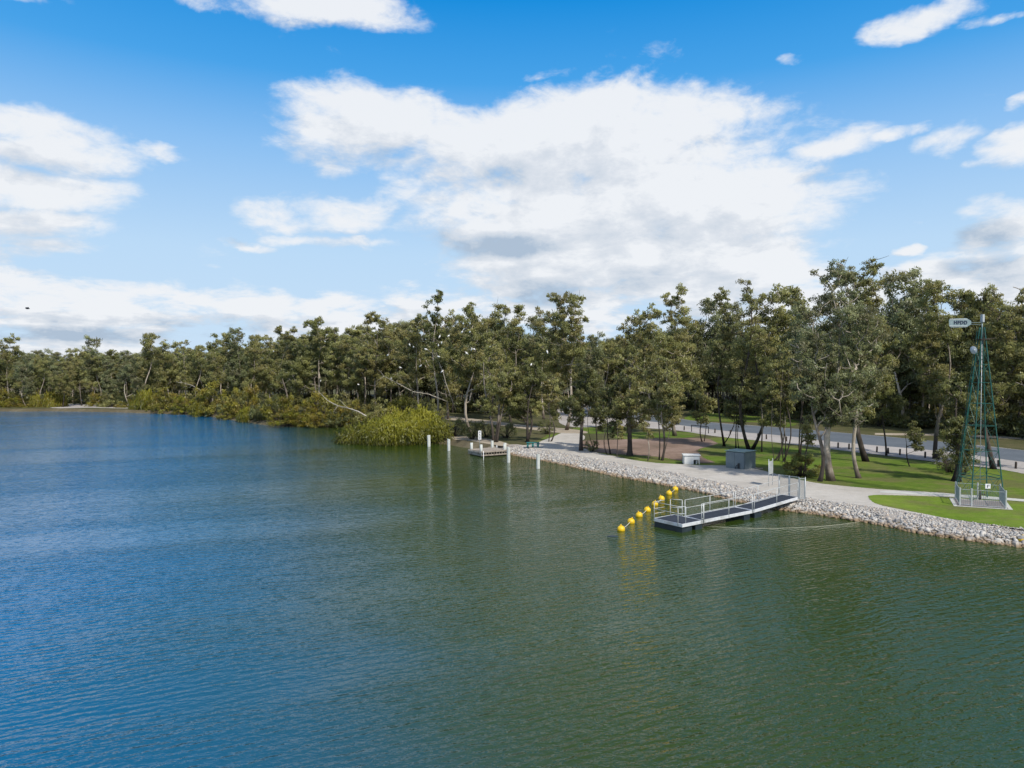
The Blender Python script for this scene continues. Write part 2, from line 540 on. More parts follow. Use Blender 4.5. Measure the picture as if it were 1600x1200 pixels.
def make_weeping(name, seed, rx, ry, h, nstr=2600, leaf=0.34, lobes=9, mat='leaf_yel', bark='bark_dark', tail=False):
    rng = np.random.default_rng(seed)
    cen = []
    for i in range(lobes):
        a = rng.uniform(0, 2 * PI); q = rng.random() ** 0.5 * 0.62
        rr = rng.uniform(0.16, 0.34)
        hh = h * rng.uniform(0.42, 1.0) * (1 - 0.3 * q)
        if tail: hh *= 0.72 + 0.28 * math.tanh(1.6 * (math.cos(a) * q + 0.18) / 0.4)
        cen.append((math.cos(a) * q * rx, math.sin(a) * q * ry, rr * rx, rr * ry, hh))
    cen = np.array(cen)
    k = rng.integers(0, lobes, nstr)
    c = cen[k]
    a = rng.uniform(0, 2 * PI, nstr)
    th = np.arccos(rng.uniform(0.0, 1, nstr))
    sx = c[:, 0] + c[:, 2] * np.sin(th) * np.cos(a) * 0.9
    sy = c[:, 1] + c[:, 3] * np.sin(th) * np.sin(a) * 0.9
    sz = c[:, 4] * (0.35 + 0.65 * np.cos(th)) * rng.uniform(0.9, 1.06, nstr)
    nj = 11
    out = np.stack([np.cos(a) * np.sin(th) + 0.1, np.sin(a) * np.sin(th)], 1)
    length = rng.uniform(0.14, 0.42, nstr) * h
    up = rng.random(nstr) < 0.12
    P, D, T, Wm = [], [], [], []
    basec = rng.random(lobes)[k] * 0.55 + 0.15 + rng.normal(size=nstr) * 0.13
    wob = rng.normal(size=(nstr, 2)) * 0.12
    for j in range(nj):
        u = (j + rng.random(nstr) * 0.8) / nj
        x = sx + (out[:, 0] * 0.55 + wob[:, 0]) * length * np.sqrt(u)
        y = sy + (out[:, 1] * 0.55 + wob[:, 1]) * length * np.sqrt(u)
        z = np.where(up, sz + length * 0.8 * u - 0.3 * length * u ** 2, sz + 0.12 * length * np.sin(u * PI) - length * u ** 1.6)
        P.append(np.stack([x, y, z], 1) + rng.normal(size=(nstr, 3)) * 0.05)
        dd = np.stack([(out[:, 0]) * (1 - u) * 0.8, (out[:, 1]) * (1 - u) * 0.8, -0.35 - u * 1.2], 1) + rng.normal(size=(nstr, 3)) * 0.28
        D.append(dd)
        T.append(np.clip(basec + 0.18 * (1 - u) + (z / h - 0.5) * 0.3, 0, 1))
        Wm.append(np.clip(rng.random(nstr) * 0.5 + rng.random(lobes)[k] * 0.4, 0, 1))
    P = np.concatenate(P); D = unit(np.concatenate(D)); T = np.concatenate(T); Wm = np.concatenate(Wm)
    ok = P[:, 2] > 0.03
    P, D, T, Wm = P[ok], D[ok], T[ok], Wm[ok]
    n = len(P)
    W = unit(np.cross(D, rng.normal(size=(n, 3))))
    L = leaf * rng.uniform(0.6, 1.4, n)
    kk = np.tile(k, nj)[ok]
    CN = unit(np.stack([(P[:, 0] - cen[kk, 0]) / cen[kk, 2], (P[:, 1] - cen[kk, 1]) / cen[kk, 3], (P[:, 2] - cen[kk, 4] * 0.55) / (0.5 * h)], 1) + rng.normal(size=(n, 3)) * 0.25)
    crown = quad_mesh(name + "_crown", P, D, W, L, L * 0.2, T, Wm, M[mat], CN)
    mb = MB()
    for i in range(lobes):
        b = Vector((cen[i, 0] * 0.35, cen[i, 1] * 0.35, -0.3))
        tpt = Vector((cen[i, 0], cen[i, 1], cen[i, 4] * 0.75))
        mid = (b + tpt) / 2 + Vector(rng.normal(size=3) * 0.25)
        mb.tube([b, mid, tpt], [0.11, 0.075, 0.03], 5)
        for q in range(4):
            e = tpt + Vector((rng.normal() * cen[i, 2] * 0.5, rng.normal() * cen[i, 3] * 0.5, -rng.random() * cen[i, 4] * 0.25))
            mb.tube([mid, (mid + e) / 2 + Vector((0, 0, 0.2)), e], [0.05, 0.035, 0.015], 4)
    return mb.mesh(name + "_trunk", M[bark]), crown


def make_bush(name, seed, r, h, n=22, leaf=0.16, nl=260, mat='leaf_bush', cr=0.45):
    rng = np.random.default_rng(seed)
    cs, rs = [], []
    for i in range(n):
        a = rng.uniform(0, 2 * PI); q = rng.random() ** 0.5
        z = h * rng.uniform(0.15, 0.95) * math.sqrt(max(0.05, 1 - q * q * 0.8))
        cs.append((math.cos(a) * q * r * 0.85, math.sin(a) * q * r * 0.85, z)); rs.append(cr * rng.uniform(0.6, 1.3))
    P, D, W, L, Wd, T, Wm, CN = clump_leaves(rng, np.array(cs), np.array(rs), nl, leaf, droop=0.1)
    P[:, 2] = np.maximum(P[:, 2], 0.03)
    mb = MB()
    for c in cs:
        c = Vector(c)
        mb.tube([Vector((c.x * 0.15, c.y * 0.15, -0.1)), c * 0.5 + Vector((0, 0, 0.1)), c], [0.035, 0.022, 0.01], 4)
    return mb.mesh(name + "_stems", M['bark_grey']), quad_mesh(name + "_leaves", P, D, W, L, Wd, T, Wm, M[mat], CN)


# ------------------------------------------------------------------ ground materials
def edge_alpha(t, shader, thresh_noise=6.0):
    e = t.new('ShaderNodeAttribute', attribute_name='edge').outputs['Fac']
    n = t.noise(wpos(t), thresh_noise, 4, 0.7)
    a = t.smooth(t.math('ADD', e, t.math('MULTIPLY', t.math('SUBTRACT', n, 0.5), 1.1)), 0.42, 0.58)
    tr = t.new('ShaderNodeBsdfTransparent')
    mx = t.new('ShaderNodeMixShader', {0: a}); t.l.new(tr.outputs[0], mx.inputs[1]); t.l.new(shader, mx.inputs[2])
    return mx.outputs[0]


def ground_mat(name, cols, s1=0.15, s2=1.5, s3=12, bump=0.3, bdist=0.05, soft=True, extra=None, rough=0.95):
    m, t = new_mat(name)
    p = wpos(t)
    a = t.noise(p, s1, 5, 0.6); b = t.noise(p, s2, 5, 0.65); c = t.noise(p, s3, 3, 0.7)
    v = t.math('ADD', t.math('MULTIPLY', a, 0.5), t.math('ADD', t.math('MULTIPLY', b, 0.3), t.math('MULTIPLY', c, 0.2)))
    col = t.ramp(v, cols)
    if extra: col = extra(t, p, col)
    bm = t.new('ShaderNodeBump', {'Strength': bump, 'Distance': bdist, 'Height': t.math('ADD', c, b)})
    pr = t.new('ShaderNodeBsdfPrincipled', {'Base Color': col, 'Roughness': rough, 'Normal': bm.outputs[0], 'Specular IOR Level': 0.15})
    sh = pr.outputs[0]
    if soft: sh = edge_alpha(t, sh)
    finish(t, sh)
    return m


def x_lawn(t, p, col):
    mp = t.new('ShaderNodeMapping', {'Scale': (0.35, 1.2, 1), 'Rotation': (0, 0, 0.5)}); t.l.new(p, mp.inputs[0])
    st = t.smooth(t.noise(mp.outputs[0], 1.3, 4, 0.6), 0.52, 0.72)
    col = t.mix(t.math('MULTIPLY', st, 0.5), col, (0.2, 0.23, 0.06))
    dead = t.smooth(t.noise(p, 0.16, 6, 0.7), 0.44, 0.6)
    col = t.mix(t.math('MULTIPLY', dead, 0.62), col, t.mix(t.noise(p, 3.0, 4, 0.7), (0.07, 0.065, 0.022), (0.22, 0.18, 0.09)))
    lit = t.smooth(t.noise(p, 9.0, 3, 0.7), 0.63, 0.7)
    return t.mix(t.math('MULTIPLY', lit, 0.45), col, (0.2, 0.14, 0.07))


M['lawn'] = ground_mat('lawn_grass', [(0.3, (0.04, 0.08, 0.008)), (0.48, (0.09, 0.15, 0.014)), (0.66, (0.17, 0.22, 0.03))], extra=x_lawn, bump=0.6, s3=9)
M['lawn_bright'] = ground_mat('shore_grass', [(0.3, (0.07, 0.13, 0.01)), (0.48, (0.13, 0.205, 0.018)), (0.68, (0.22, 0.27, 0.045))], extra=x_lawn, bump=0.6, s3=9)
M['rough'] = ground_mat('rough_grass_floor', [(0.32, (0.04, 0.045, 0.016)), (0.5, (0.085, 0.085, 0.035)), (0.68, (0.15, 0.12, 0.07))], soft=False, bump=0.7, s3=5)
M['dirt'] = ground_mat('leafy_dirt', [(0.3, (0.1, 0.085, 0.055)), (0.5, (0.23, 0.16, 0.12)), (0.68, (0.36, 0.27, 0.22))], s3=5)


def x_gravel(t, p, col):
    d = t.smooth(t.noise(p, 0.5, 5, 0.65), 0.5, 0.7)
    col = t.mix(t.math('MULTIPLY', d, 0.35), col, (0.3, 0.28, 0.24))
    sp = t.smooth(t.noise(p, 22, 2, 0.5), 0.6, 0.66)
    return t.mix(t.math('MULTIPLY', sp, 0.4), col, (0.22, 0.22, 0.22))


M['gravel'] = ground_mat('pale_gravel', [(0.3, (0.38, 0.345, 0.29)), (0.5, (0.49, 0.455, 0.4)), (0.7, (0.6, 0.565, 0.51))], extra=x_gravel, bump=0.5)
M['verge'] = ground_mat('pinkish_gravel_verge', [(0.3, (0.29, 0.26, 0.24)), (0.5, (0.4, 0.37, 0.34)), (0.7, (0.5, 0.47, 0.44))], extra=x_gravel)
M['track'] = ground_mat('dusty_track', [(0.3, (0.26, 0.21, 0.15)), (0.5, (0.38, 0.32, 0.24)), (0.7, (0.48, 0.42, 0.33))])
M['road'] = ground_mat('old_asphalt', [(0.3, (0.085, 0.1, 0.115)), (0.5, (0.125, 0.145, 0.165)), (0.7, (0.17, 0.19, 0.21))], bump=0.2, soft=False)
M['path'] = ground_mat('concrete_path', [(0.3, (0.42, 0.42, 0.38)), (0.5, (0.52, 0.52, 0.47)), (0.7, (0.6, 0.6, 0.55))], soft=False, bump=0.15)
M['bed'] = ground_mat('grey_gravel_bed', [(0.3, (0.15, 0.14, 0.13)), (0.5, (0.24, 0.22, 0.21)), (0.7, (0.34, 0.32, 0.3))], soft=False, bump=0.5)
def x_bank(t, p, col):
    sep = t.new('ShaderNodeSeparateXYZ'); t.l.new(p, sep.inputs[0])
    f = t.math('MULTIPLY', t.smooth(t.math('ADD', sep.outputs['Z'], t.math('MULTIPLY', t.noise(p, 2.0, 4), 0.2)), 0.25, 0.5), t.new('ShaderNodeAttribute', attribute_name='pale').outputs['Fac'])
    return t.mix(f, col, t.mix(t.noise(p, 5.0, 4, 0.7), (0.25, 0.2, 0.15), (0.52, 0.49, 0.45)))


M['bank'] = ground_mat('stony_bank', [(0.3, (0.06, 0.05, 0.028)), (0.5, (0.12, 0.1, 0.06)), (0.7, (0.22, 0.19, 0.13))], soft=False, bump=0.8, extra=x_bank)


def smooth_line(pts, step=0.8, jitter=0.0, closed=False, seed=1):
    """Catmull-Rom through points, resampled, with a wandering sideways offset"""
    P = [Vector((p[0], p[1])) for p in pts]
    n = len(P)
    out = []
    rng = np.random.default_rng(seed)
    for i in range(n if closed else n - 1):
        p0 = P[(i - 1) % n] if closed or i > 0 else P[0] * 2 - P[1]
        p1 = P[i]
        p2 = P[(i + 1) % n]
        p3 = P[(i + 2) % n] if closed or i + 2 < n else P[-1] * 2 - P[-2]
        m = max(1, min(60, int((p2 - p1).length / step)))
        for j in range(m):
            u = j / m
            q = 0.5 * ((2 * p1) + (-p0 + p2) * u + (2 * p0 - 5 * p1 + 4 * p2 - p3) * u * u + (-p0 + 3 * p1 - 3 * p2 + p3) * u ** 3)
            out.append(q)
    if not closed: out.append(P[-1])
    if jitter:
        m = len(out)
        w = rng.normal(size=m)
        w = np.convolve(np.concatenate([w[-3:], w, w[:3]]), [0.1, 0.2, 0.25, 0.3, 0.25, 0.2, 0.1], 'same')[3:-3]
        for i in range(m):
            a, b = out[i - 1 if i else 0], out[(i + 1) % m if closed else min(i + 1, m - 1)]
            d = (b - a)
            if d.length < 1e-6: continue
            nn = Vector((-d.y, d.x)).normalized()
            out[i] = out[i] + nn * float(w[i]) * jitter
    return out


def sheet(name, poly, z, mat, fringe=0.0, parent=None):
    """flat polygon at height z; with a fringe ring on which its material frays into the sheet below"""
    poly = [Vector((p[0], p[1])) for p in poly]
    area = sum(poly[i].x * poly[(i + 1) % len(poly)].y - poly[(i + 1) % len(poly)].x * poly[i].y for i in range(len(poly)))
    if area < 0: poly.reverse()
    n = len(poly)
    tris = tessellate_polygon([[Vector((p.x, p.y, 0)) for p in poly]])
    vs = [(p.x, p.y, z) for p in poly]
    fs = []
    for a, b, c in tris:
        A, B, Cc = poly[a], poly[b], poly[c]
        cr = (B - A).x * (Cc - A).y - (B - A).y * (Cc - A).x
        fs.append((a, b, c) if cr > 0 else (a, c, b))
    edge = [1.0] * n
    if fringe:
        for i in range(n):
            d = poly[(i + 1) % n] - poly[i - 1]
            nn = Vector((d.y, -d.x)).normalized() if d.length > 1e-6 else Vector((0, 0))
            q = poly[i] + nn * fringe
            vs.append((q.x, q.y, z)); edge.append(0.0)
        for i in range(n):
            j = (i + 1) % n
            fs.append((i, n + i, n + j, j))
    me = bpy.data.meshes.new(name)
    me.from_pydata(vs, [], fs)
    a = me.attributes.new("edge", 'FLOAT', 'POINT')
    a.data.foreach_set("value", edge)
    me.materials.append(mat)
    me.update()
    o = link_mesh(name, me, parent)
    if parent is None: tag(o, kind='structure')
    return o


def pix(lst, z=LAND):
    return [at(x, y, z).to_2d() for x, y in lst]


# ------------------------------------------------------------------ shoreline, bank, ground
water_px = [(2300, 1010), (1900, 915), (1720, 880), (1600, 857), (1525, 847), (1475, 840), (1425, 832), (1375, 821), (1325, 812), (1275, 803),
            (1225, 796), (1175, 787), (1125, 777), (1085, 767), (1040, 759), (1000, 751), (950, 742), (900, 731), (850, 721), (820, 715), (795, 709),
            (770, 706), (745, 701), (720, 698), (695, 694), (650, 689), (600, 687), (572, 681), (572, 671), (540, 667), (500, 667), (430, 666), (380, 659),
            (330, 651), (290, 648), (200, 645), (100, 643), (0, 643), (-200, 641), (-500, 639), (-1200, 648)]
WL = [Vector((200, -100)), Vector((60, 0))] + pix(water_px, 0.0)
WLs = smooth_line(WL, 0.9, 0.35, seed=3)


def offset_line(line, dist_fn):
    out = []
    for i, p in enumerate(line):
        d = line[min(i + 1, len(line) - 1)] - line[max(i - 1, 0)]
        nn = Vector((d.y, -d.x)).normalized()      # right of travel = landwards (line runs right to left)
        out.append(p + nn * dist_fn(p, i))
    return out


def land_w(p, i=0):
    return (2.35 if p.x > 13 else 3.0) if (p.x > -3 and p.y < 90) else 1.3


TOP = offset_line(WLs, land_w)
LOW = offset_line(WLs, lambda p, i: -3.0)
MID = offset_line(WLs, lambda p, i: land_w(p) * 0.5)
# bank strip
vs, fs = [], []
n = len(WLs)
rb = np.random.default_rng(5)
TOP2 = offset_line(WLs, lambda p, i: land_w(p) + (1.3 if land_w(p) > 1.5 else 0.3))
for row, z in ((LOW, -1.0), (WLs, -0.02), (MID, 0.36), (TOP, LAND + 0.001), (TOP2, LAND + 0.002)):
    for p in row:
        vs.append((p.x, p.y, z + (float(rb.normal()) * 0.04 if row is MID else 0)))
for r in range(4):
    for i in range(n - 1):
        a = r * n + i
        fs.append((a, a + 1, a + n + 1, a + n))
me = bpy.data.meshes.new("shore_bank")
me.from_pydata(vs, [], fs); me.materials.append(M['bank'])
a_ = me.attributes.new("pale", 'FLOAT', 'POINT')
a_.data.foreach_set("value", [(1.0 if land_w(WLs[k % n]) > 1.5 else 0.0) for k in range(len(vs))])
me.update()
tag(link_mesh("bank", me), kind='structure')

far = [Vector((-3500, 150)), Vector((-4000, 6000)), Vector((4000, 6000)), Vector((4000, -300)), Vector((300, -300))]
gp = [p for p in TOP] + far
# thin the far parts of the polygon
sheet("ground", gp, LAND, M['rough'])

# lake
M_w, t = new_mat('lake_water')
p = wpos(t)
def wframe(rot, sc):
    a = t.new('ShaderNodeMapping', {'Rotation': (0, 0, rot)}); t.l.new(p, a.inputs[0])
    b = t.new('ShaderNodeMapping', {'Scale': sc}); t.l.new(a.outputs[0], b.inputs[0])
    return b.outputs[0]


gust = t.smooth(t.noise(p, 0.035, 3, 0.55), 0.3, 0.7)
n1 = t.noise(wframe(-0.5, (0.6, 1.2, 1)), 2.9, 2, 0.45, 0.3)
n2 = t.noise(wframe(-0.25, (0.65, 1.2, 1)), 6.0, 2, 0.5, 0.2)
n3 = t.noise(wframe(-0.42, (0.4, 1.0, 1)), 0.75, 2, 0.5)
wv_ = t.new('ShaderNodeTexWave', {'Scale': 0.8, 'Distortion': 6.5, 'Detail': 2.0, 'Detail Scale': 1.1, 'Detail Roughness': 0.5}, wave_type='BANDS', bands_direction='Y', wave_profile='SIN')
t.l.new(wframe(-0.45, (0.55, 1.0, 1)), wv_.inputs['Vector'])
streak = t.smooth(t.noise(wframe(-0.35, (0.012, 0.09, 1)), 1.0, 4, 0.6), 0.38, 0.62)
amp = t.math('MULTIPLY', t.math('ADD', 0.6, t.math('MULTIPLY', gust, 0.6)), t.math('ADD', 0.6, t.math('MULTIPLY', streak, 0.6)))
hgt = t.math('ADD', t.math('ADD', t.math('MULTIPLY', n1, 0.062), t.math('MULTIPLY', wv_.outputs['Fac'], 0.014)), t.math('ADD', t.math('MULTIPLY', n2, 0.036), t.math('MULTIPLY', n3, 0.05)))
hgt = t.math('MULTIPLY', hgt, amp)
bmp = t.new('ShaderNodeBump', {'Strength': 1.0, 'Distance': 1.0, 'Height': hgt})
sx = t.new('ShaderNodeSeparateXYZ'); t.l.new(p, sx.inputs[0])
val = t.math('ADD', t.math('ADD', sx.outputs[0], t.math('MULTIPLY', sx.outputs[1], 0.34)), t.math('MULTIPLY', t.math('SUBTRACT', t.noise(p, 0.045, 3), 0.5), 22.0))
deep = t.smooth(val, -15.0, 11.0)  # painted sky reflection: blue body at left, murky green at right; not depth
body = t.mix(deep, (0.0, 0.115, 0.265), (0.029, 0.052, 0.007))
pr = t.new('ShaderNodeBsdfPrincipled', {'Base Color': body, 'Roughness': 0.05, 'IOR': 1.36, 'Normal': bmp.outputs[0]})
finish(t, pr.outputs[0])
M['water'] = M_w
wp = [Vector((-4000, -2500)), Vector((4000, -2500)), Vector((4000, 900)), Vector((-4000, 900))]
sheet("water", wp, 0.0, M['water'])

# sheets on the land, 4 mm steps
Z = LAND
rocktop = [(1900, 868), (1700, 842), (1600, 829), (1500, 815), (1450, 806), (1400, 797), (1325, 789), (1257, 777), (1212, 763), (1150, 756), (1100, 750),
           (1025, 736), (950, 722), (900, 715), (860, 707), (820, 702), (792, 698)]
lawn = [(1258, 752), (1215, 741), (1182, 733), (1140, 728), (1090, 726), (1075, 716), (1100, 700), (1090, 690), (1130, 684), (1220, 692), (1300, 703), (1340, 708), (1487, 726),
        (1562, 734), (1600, 741), (1750, 765), (1950, 795), (1950, 815), (1600, 787), (1487, 775), (1375, 766), (1300, 758)]
sheet("lawn", smooth_line(pix(lawn), 0.8, 0.25, True, 11), Z + 0.004, M['lawn'], 0.7)
greens = [[(1020, 726), (962, 715), (905, 704), (915, 698), (960, 703), (1010, 706), (1060, 712), (1062, 722)],
          [(905, 668), (960, 662), (985, 668), (950, 676), (905, 676)],
          [(985, 676), (1050, 675), (1100, 679), (1060, 684), (990, 686), (960, 682)],
          [(1080, 656), (1180, 660), (1230, 666), (1230, 655), (1100, 646)],
          [(842, 691), (862, 680), (885, 676), (890, 680), (870, 688)]]
for i, g in enumerate(greens):
    sheet("grass_patch", smooth_line(pix(g), 0.8, 0.3, True, 20 + i), Z + 0.004, M['lawn'], 1.0)
dirt = [(905, 700), (918, 690), (960, 688), (1010, 686), (1060, 685), (1100, 686), (1108, 695), (1082, 703), (1092, 715), (1108, 722), (1080, 721), (1030, 712), (960, 708)]
sheet("dirt_patch", smooth_line(pix(dirt), 0.8, 0.35, True, 31), Z + 0.008, M['dirt'], 1.4)
gravel = [(792, 697), (820, 696), (842, 691), (865, 683), (885, 675), (905, 676), (912, 684), (905, 693), (912, 702), (962, 714), (1012, 722), (1050, 725), (1095, 727), (1140, 728),
          (1182, 733), (1215, 741), (1257, 752), (1300, 758), (1375, 765), (1487, 772), (1487, 778), (1400, 776), (1362, 776), (1375, 787), (1412, 797), (1455, 806), (1500, 815),
          (1600, 828), (1750, 850)]
edge_top = [p.lerp(q, -0.14) for p, q in zip(TOP, WLs) if p.x > -0.8 and p.y < 88 and p.x < 33 and p.y > 30]
sheet("gravel_path", smooth_line(pix(gravel), 0.7, 0.16, False, 41) + edge_top, Z + 0.012, M['gravel'], 0.25)
shore_lawn = [(1360, 775), (1400, 774.5), (1487, 777.5), (1600, 786), (1750, 802), (1900, 820), (1900, 858), (1750, 842), (1600, 826), (1500, 813), (1450, 804), (1412, 796), (1375, 787)]
sheet("shore_lawn", smooth_line(pix(shore_lawn), 0.6, 0.12, True, 51), Z + 0.016, M['lawn_bright'], 0.3)
sheet("footpath", smooth_line(pix([(1375, 767), (1487, 772), (1600, 780.5), (1750, 795), (1950, 815), (1950, 822), (1750, 799.5), (1600, 784), (1487, 776.2), (1375, 770)]), 1.0, 0, True), Z + 0.022, M['path'])
verge_n = [(880, 662), (960, 666), (1052, 672), (1120, 681.5), (1220, 691.5), (1300, 701.5), (1340, 706.5), (1487, 724), (1562, 732.5), (1600, 739.5), (1750, 763), (2000, 800)]
road_n = [(880, 643), (924, 648.5), (976, 654), (1052, 663), (1120, 672), (1220, 680.5), (1300, 690), (1475, 705.5), (1550, 715.5), (1600, 722), (1750, 741), (2000, 775)]
road_f = [(880, 629), (922, 634), (976, 643), (1064, 655), (1100, 659.5), (1220, 668.5), (1350, 679.5), (1475, 691), (1600, 704), (1750, 718), (2000, 742)]
sheet("gravel_verge", smooth_line(pix(verge_n) + pix(road_f)[::-1], 1.5, 0.25, True, 61), Z + 0.020, M['verge'], 0.6)
sheet("road", smooth_line(pix(road_n) + pix(road_f)[::-1], 1.5, 0.0, True), Z + 0.026, M['road'])
sheet("track", smooth_line(pix([(690, 650), (760, 657), (812, 664), (900, 672), (915, 677), (885, 677), (810, 668), (750, 661), (690, 654)]), 1.5, 0.3, True, 71), Z + 0.018, M['track'], 0.8)
sheet("far_track", smooth_line(pix([(1370, 677), (1470, 678.2), (1600, 684), (1750, 690), (1750, 694), (1600, 686.5), (1470, 680.8), (1370, 679.5)]), 2.0, 0.3, True, 72), Z + 0.018, M['track'], 0.6)
sheet("beach", smooth_line(pix([(85, 637.5), (140, 637), (215, 637.5), (210, 632), (160, 630.5), (95, 632)]), 2.0, 0.6, True, 73), Z + 0.018, M['verge'], 1.2)
sheet("sandy_spit", smooth_line(pix([(705, 686), (730, 688), (752, 691), (785, 697), (795, 695), (765, 687), (735, 682.5), (707, 682)]), 1.0, 0.2, True, 74), Z + 0.018, M['track'], 0.6)

# ------------------------------------------------------------------ rocks along the shore
def rock_mat():
    m, t = new_mat('bank_rock')
    co = t.new('ShaderNodeTexCoord').outputs['Object']
    rt = t.new('ShaderNodeAttribute', attribute_name='rocktone').outputs['Fac']
    rnd = t.new('ShaderNodeObjectInfo').outputs['Random']
    tone = t.math('FRACT', t.math('ADD', rt, t.math('MULTIPLY', rnd, 3.7)))
    col = t.ramp(tone, [(0.0, (0.28, 0.27, 0.255)), (0.3, (0.42, 0.405, 0.375)), (0.55, (0.53, 0.505, 0.46)), (0.78, (0.65, 0.61, 0.54)), (0.9, (0.5, 0.4, 0.3)), (1.0, (0.33, 0.31, 0.3))])
    n = t.noise(wpos(t), 6.0, 5, 0.7)
    col = t.mix(t.math('MULTIPLY', t.smooth(n, 0.4, 0.7), 0.5), col, (0.25, 0.25, 0.27))
    sep = t.new('ShaderNodeSeparateXYZ'); t.l.new(wpos(t), sep.inputs[0])
    z = t.math('ADD', sep.outputs['Z'], t.math('MULTIPLY', t.noise(wpos(t), 1.3, 3), -0.3))
    wet = t.math('SUBTRACT', 1.0, t.smooth(z, -0.08, 0.12))
    col = t.mix(t.math('MULTIPLY', wet, 0.85), col, t.mix(n, (0.1, 0.065, 0.03), (0.36, 0.24, 0.12)))
    b = t.new('ShaderNodeBump', {'Strength': 0.6, 'Distance': 0.03, 'Height': n})
    pr = t.new('ShaderNodeBsdfPrincipled', {'Base Color': col, 'Roughness': 0.85, 'Normal': b.outputs[0], 'Specular IOR Level': 0.3})
    finish(t, pr.outputs[0])
    return m


M['rock'] = rock_mat()


def ico(sub):
    import bmesh
    bm = bmesh.new()
    bmesh.ops.create_icosphere(bm, subdivisions=sub, radius=1.0)
    v = np.array([x.co[:] for x in bm.verts]); f = np.array([[q.index for q in x.verts] for x in bm.faces])
    bm.free()
    return v, f


icv, icf = ico(1)
icv2, icf2 = ico(2)
rock_shapes = []
rr = np.random.default_rng(9)
for k in range(7):
    v = icv.copy()
    # chop by random planes for angular stone
    for q in range(12):
        nrm = rr.normal(size=3); nrm /= np.linalg.norm(nrm)
        d = rr.uniform(0.5, 0.85)
        dist = v @ nrm - d
        v = v - np.outer(np.maximum(dist, 0), nrm)
    v *= np.array([1.0, rr.uniform(0.65, 0.95), rr.uniform(0.5, 0.75)])
    v += rr.normal(size=v.shape) * 0.015
    rock_shapes.append(v)
rock_meshes = []
for k, v in enumerate(rock_shapes):
    me = bpy.data.meshes.new("rock")
    me.from_pydata(v.tolist(), [], icf.tolist())
    a = me.attributes.new("rocktone", 'FLOAT', 'POINT'); a.data.foreach_set("value", np.full(len(v), k / 7.0, np.float32))
    me.materials.append(M['rock']); me.update()
    rock_meshes.append(me)

# candidate spots on the bank strip (u across, along the rocky part)
segs = [i for i in range(len(WLs) - 1) if WLs[i].x > -1.5 and WLs[i].y < 86 and WLs[i].x < 40 and WLs[i].y > 20]
spots = []
for i in segs:
    a, b = WLs[i], WLs[i + 1]
    ta, tb = TOP[i], TOP[i + 1]
    L = (b - a).length
    for k in range(int(L * 330)):
        u, w = rr.random(), rr.random() ** 0.95 * 1.22 - 0.05
        if w > 1.05 and rr.random() < 0.6: continue
        q = (a.lerp(b, u)).lerp(ta.lerp(tb, u), w)
        zz = -0.02 + (0.76 * w if w < 0.5 else 0.38 + (min(w, 1.0) - 0.5) * 0.46)
        size = 0.08 * math.exp(rr.normal() * 0.38) * (1.35 - 0.6 * w)
        if w < 0.15: size *= 1.25
        size = min(size, 0.34)
        spots.append((q.x, q.y, zz + size * 0.25, size))
spots.sort(key=lambda s: -s[3] / s[1])
first = None
for k, (x, y, z, sz) in enumerate(spots[:300]):
    o = bpy.data.objects.new("rock", rock_meshes[k % 7])
    COL.objects.link(o)
    o.location = (x, y, z)
    o.rotation_euler = (rr.normal() * 0.4, rr.normal() * 0.4, rr.uniform(0, 6.28))
    o.scale = (sz, sz, sz)
    tag(o, "angular pale grey boulder, one of the large stones of the lake bank", "rock", "large stones of the rock bank")
V, Fc, T_ = [], [], []
off = 0
for k, (x, y, z, sz) in enumerate(spots[300:]):
    v = rock_shapes[k % 7]
    a, b_, c_ = rr.normal() * 0.4, rr.normal() * 0.4, rr.uniform(0, 6.28)
    R = np.array((Matrix.Rotation(c_, 3, 'Z') @ Matrix.Rotation(b_, 3, 'Y') @ Matrix.Rotation(a, 3, 'X')))
    V.append((v @ R.T) * sz + np.array([x, y, z])); Fc.append(icf + off); off += len(v)
    T_.append(np.full(len(v), rr.random()))
V = np.concatenate(V); Fc = np.concatenate(Fc)
me = bpy.data.meshes.new("rock_bank")
me.vertices.add(len(V)); me.vertices.foreach_set("co", V.astype(np.float32).reshape(-1))
me.loops.add(len(Fc) * 3); me.loops.foreach_set("vertex_index", Fc.astype(np.int32).reshape(-1))
me.polygons.add(len(Fc)); me.polygons.foreach_set("loop_start", np.arange(0, len(Fc) * 3, 3, dtype=np.int32))
me.polygons.foreach_set("loop_total", np.full(len(Fc), 3, np.int32))
a = me.attributes.new("rocktone", 'FLOAT', 'POINT'); a.data.foreach_set("value", np.concatenate(T_).astype(np.float32))
me.materials.append(M['rock']); me.update(calc_edges=True)
tag(link_mesh("bank_rubble", me), "band of small pale broken stones lining the water's edge", "rubble", kind='stuff')

exec_objects = True
# ------------------------------------------------------------------ floating jetty
JB = Vector((10.40, 43.30, 0)); d_ = Vector((0.80, 0.60, 0)); n_ = Vector((-0.60, 0.80, 0))
JANG = math.atan2(0.6, 0.8)
jet = empty("floating_jetty", JB, JANG, "long grey floating jetty with dark decking and white handrails reaching out from the bank", "jetty")
# local frame: x towards the land, y away from the camera
DK = 0.55


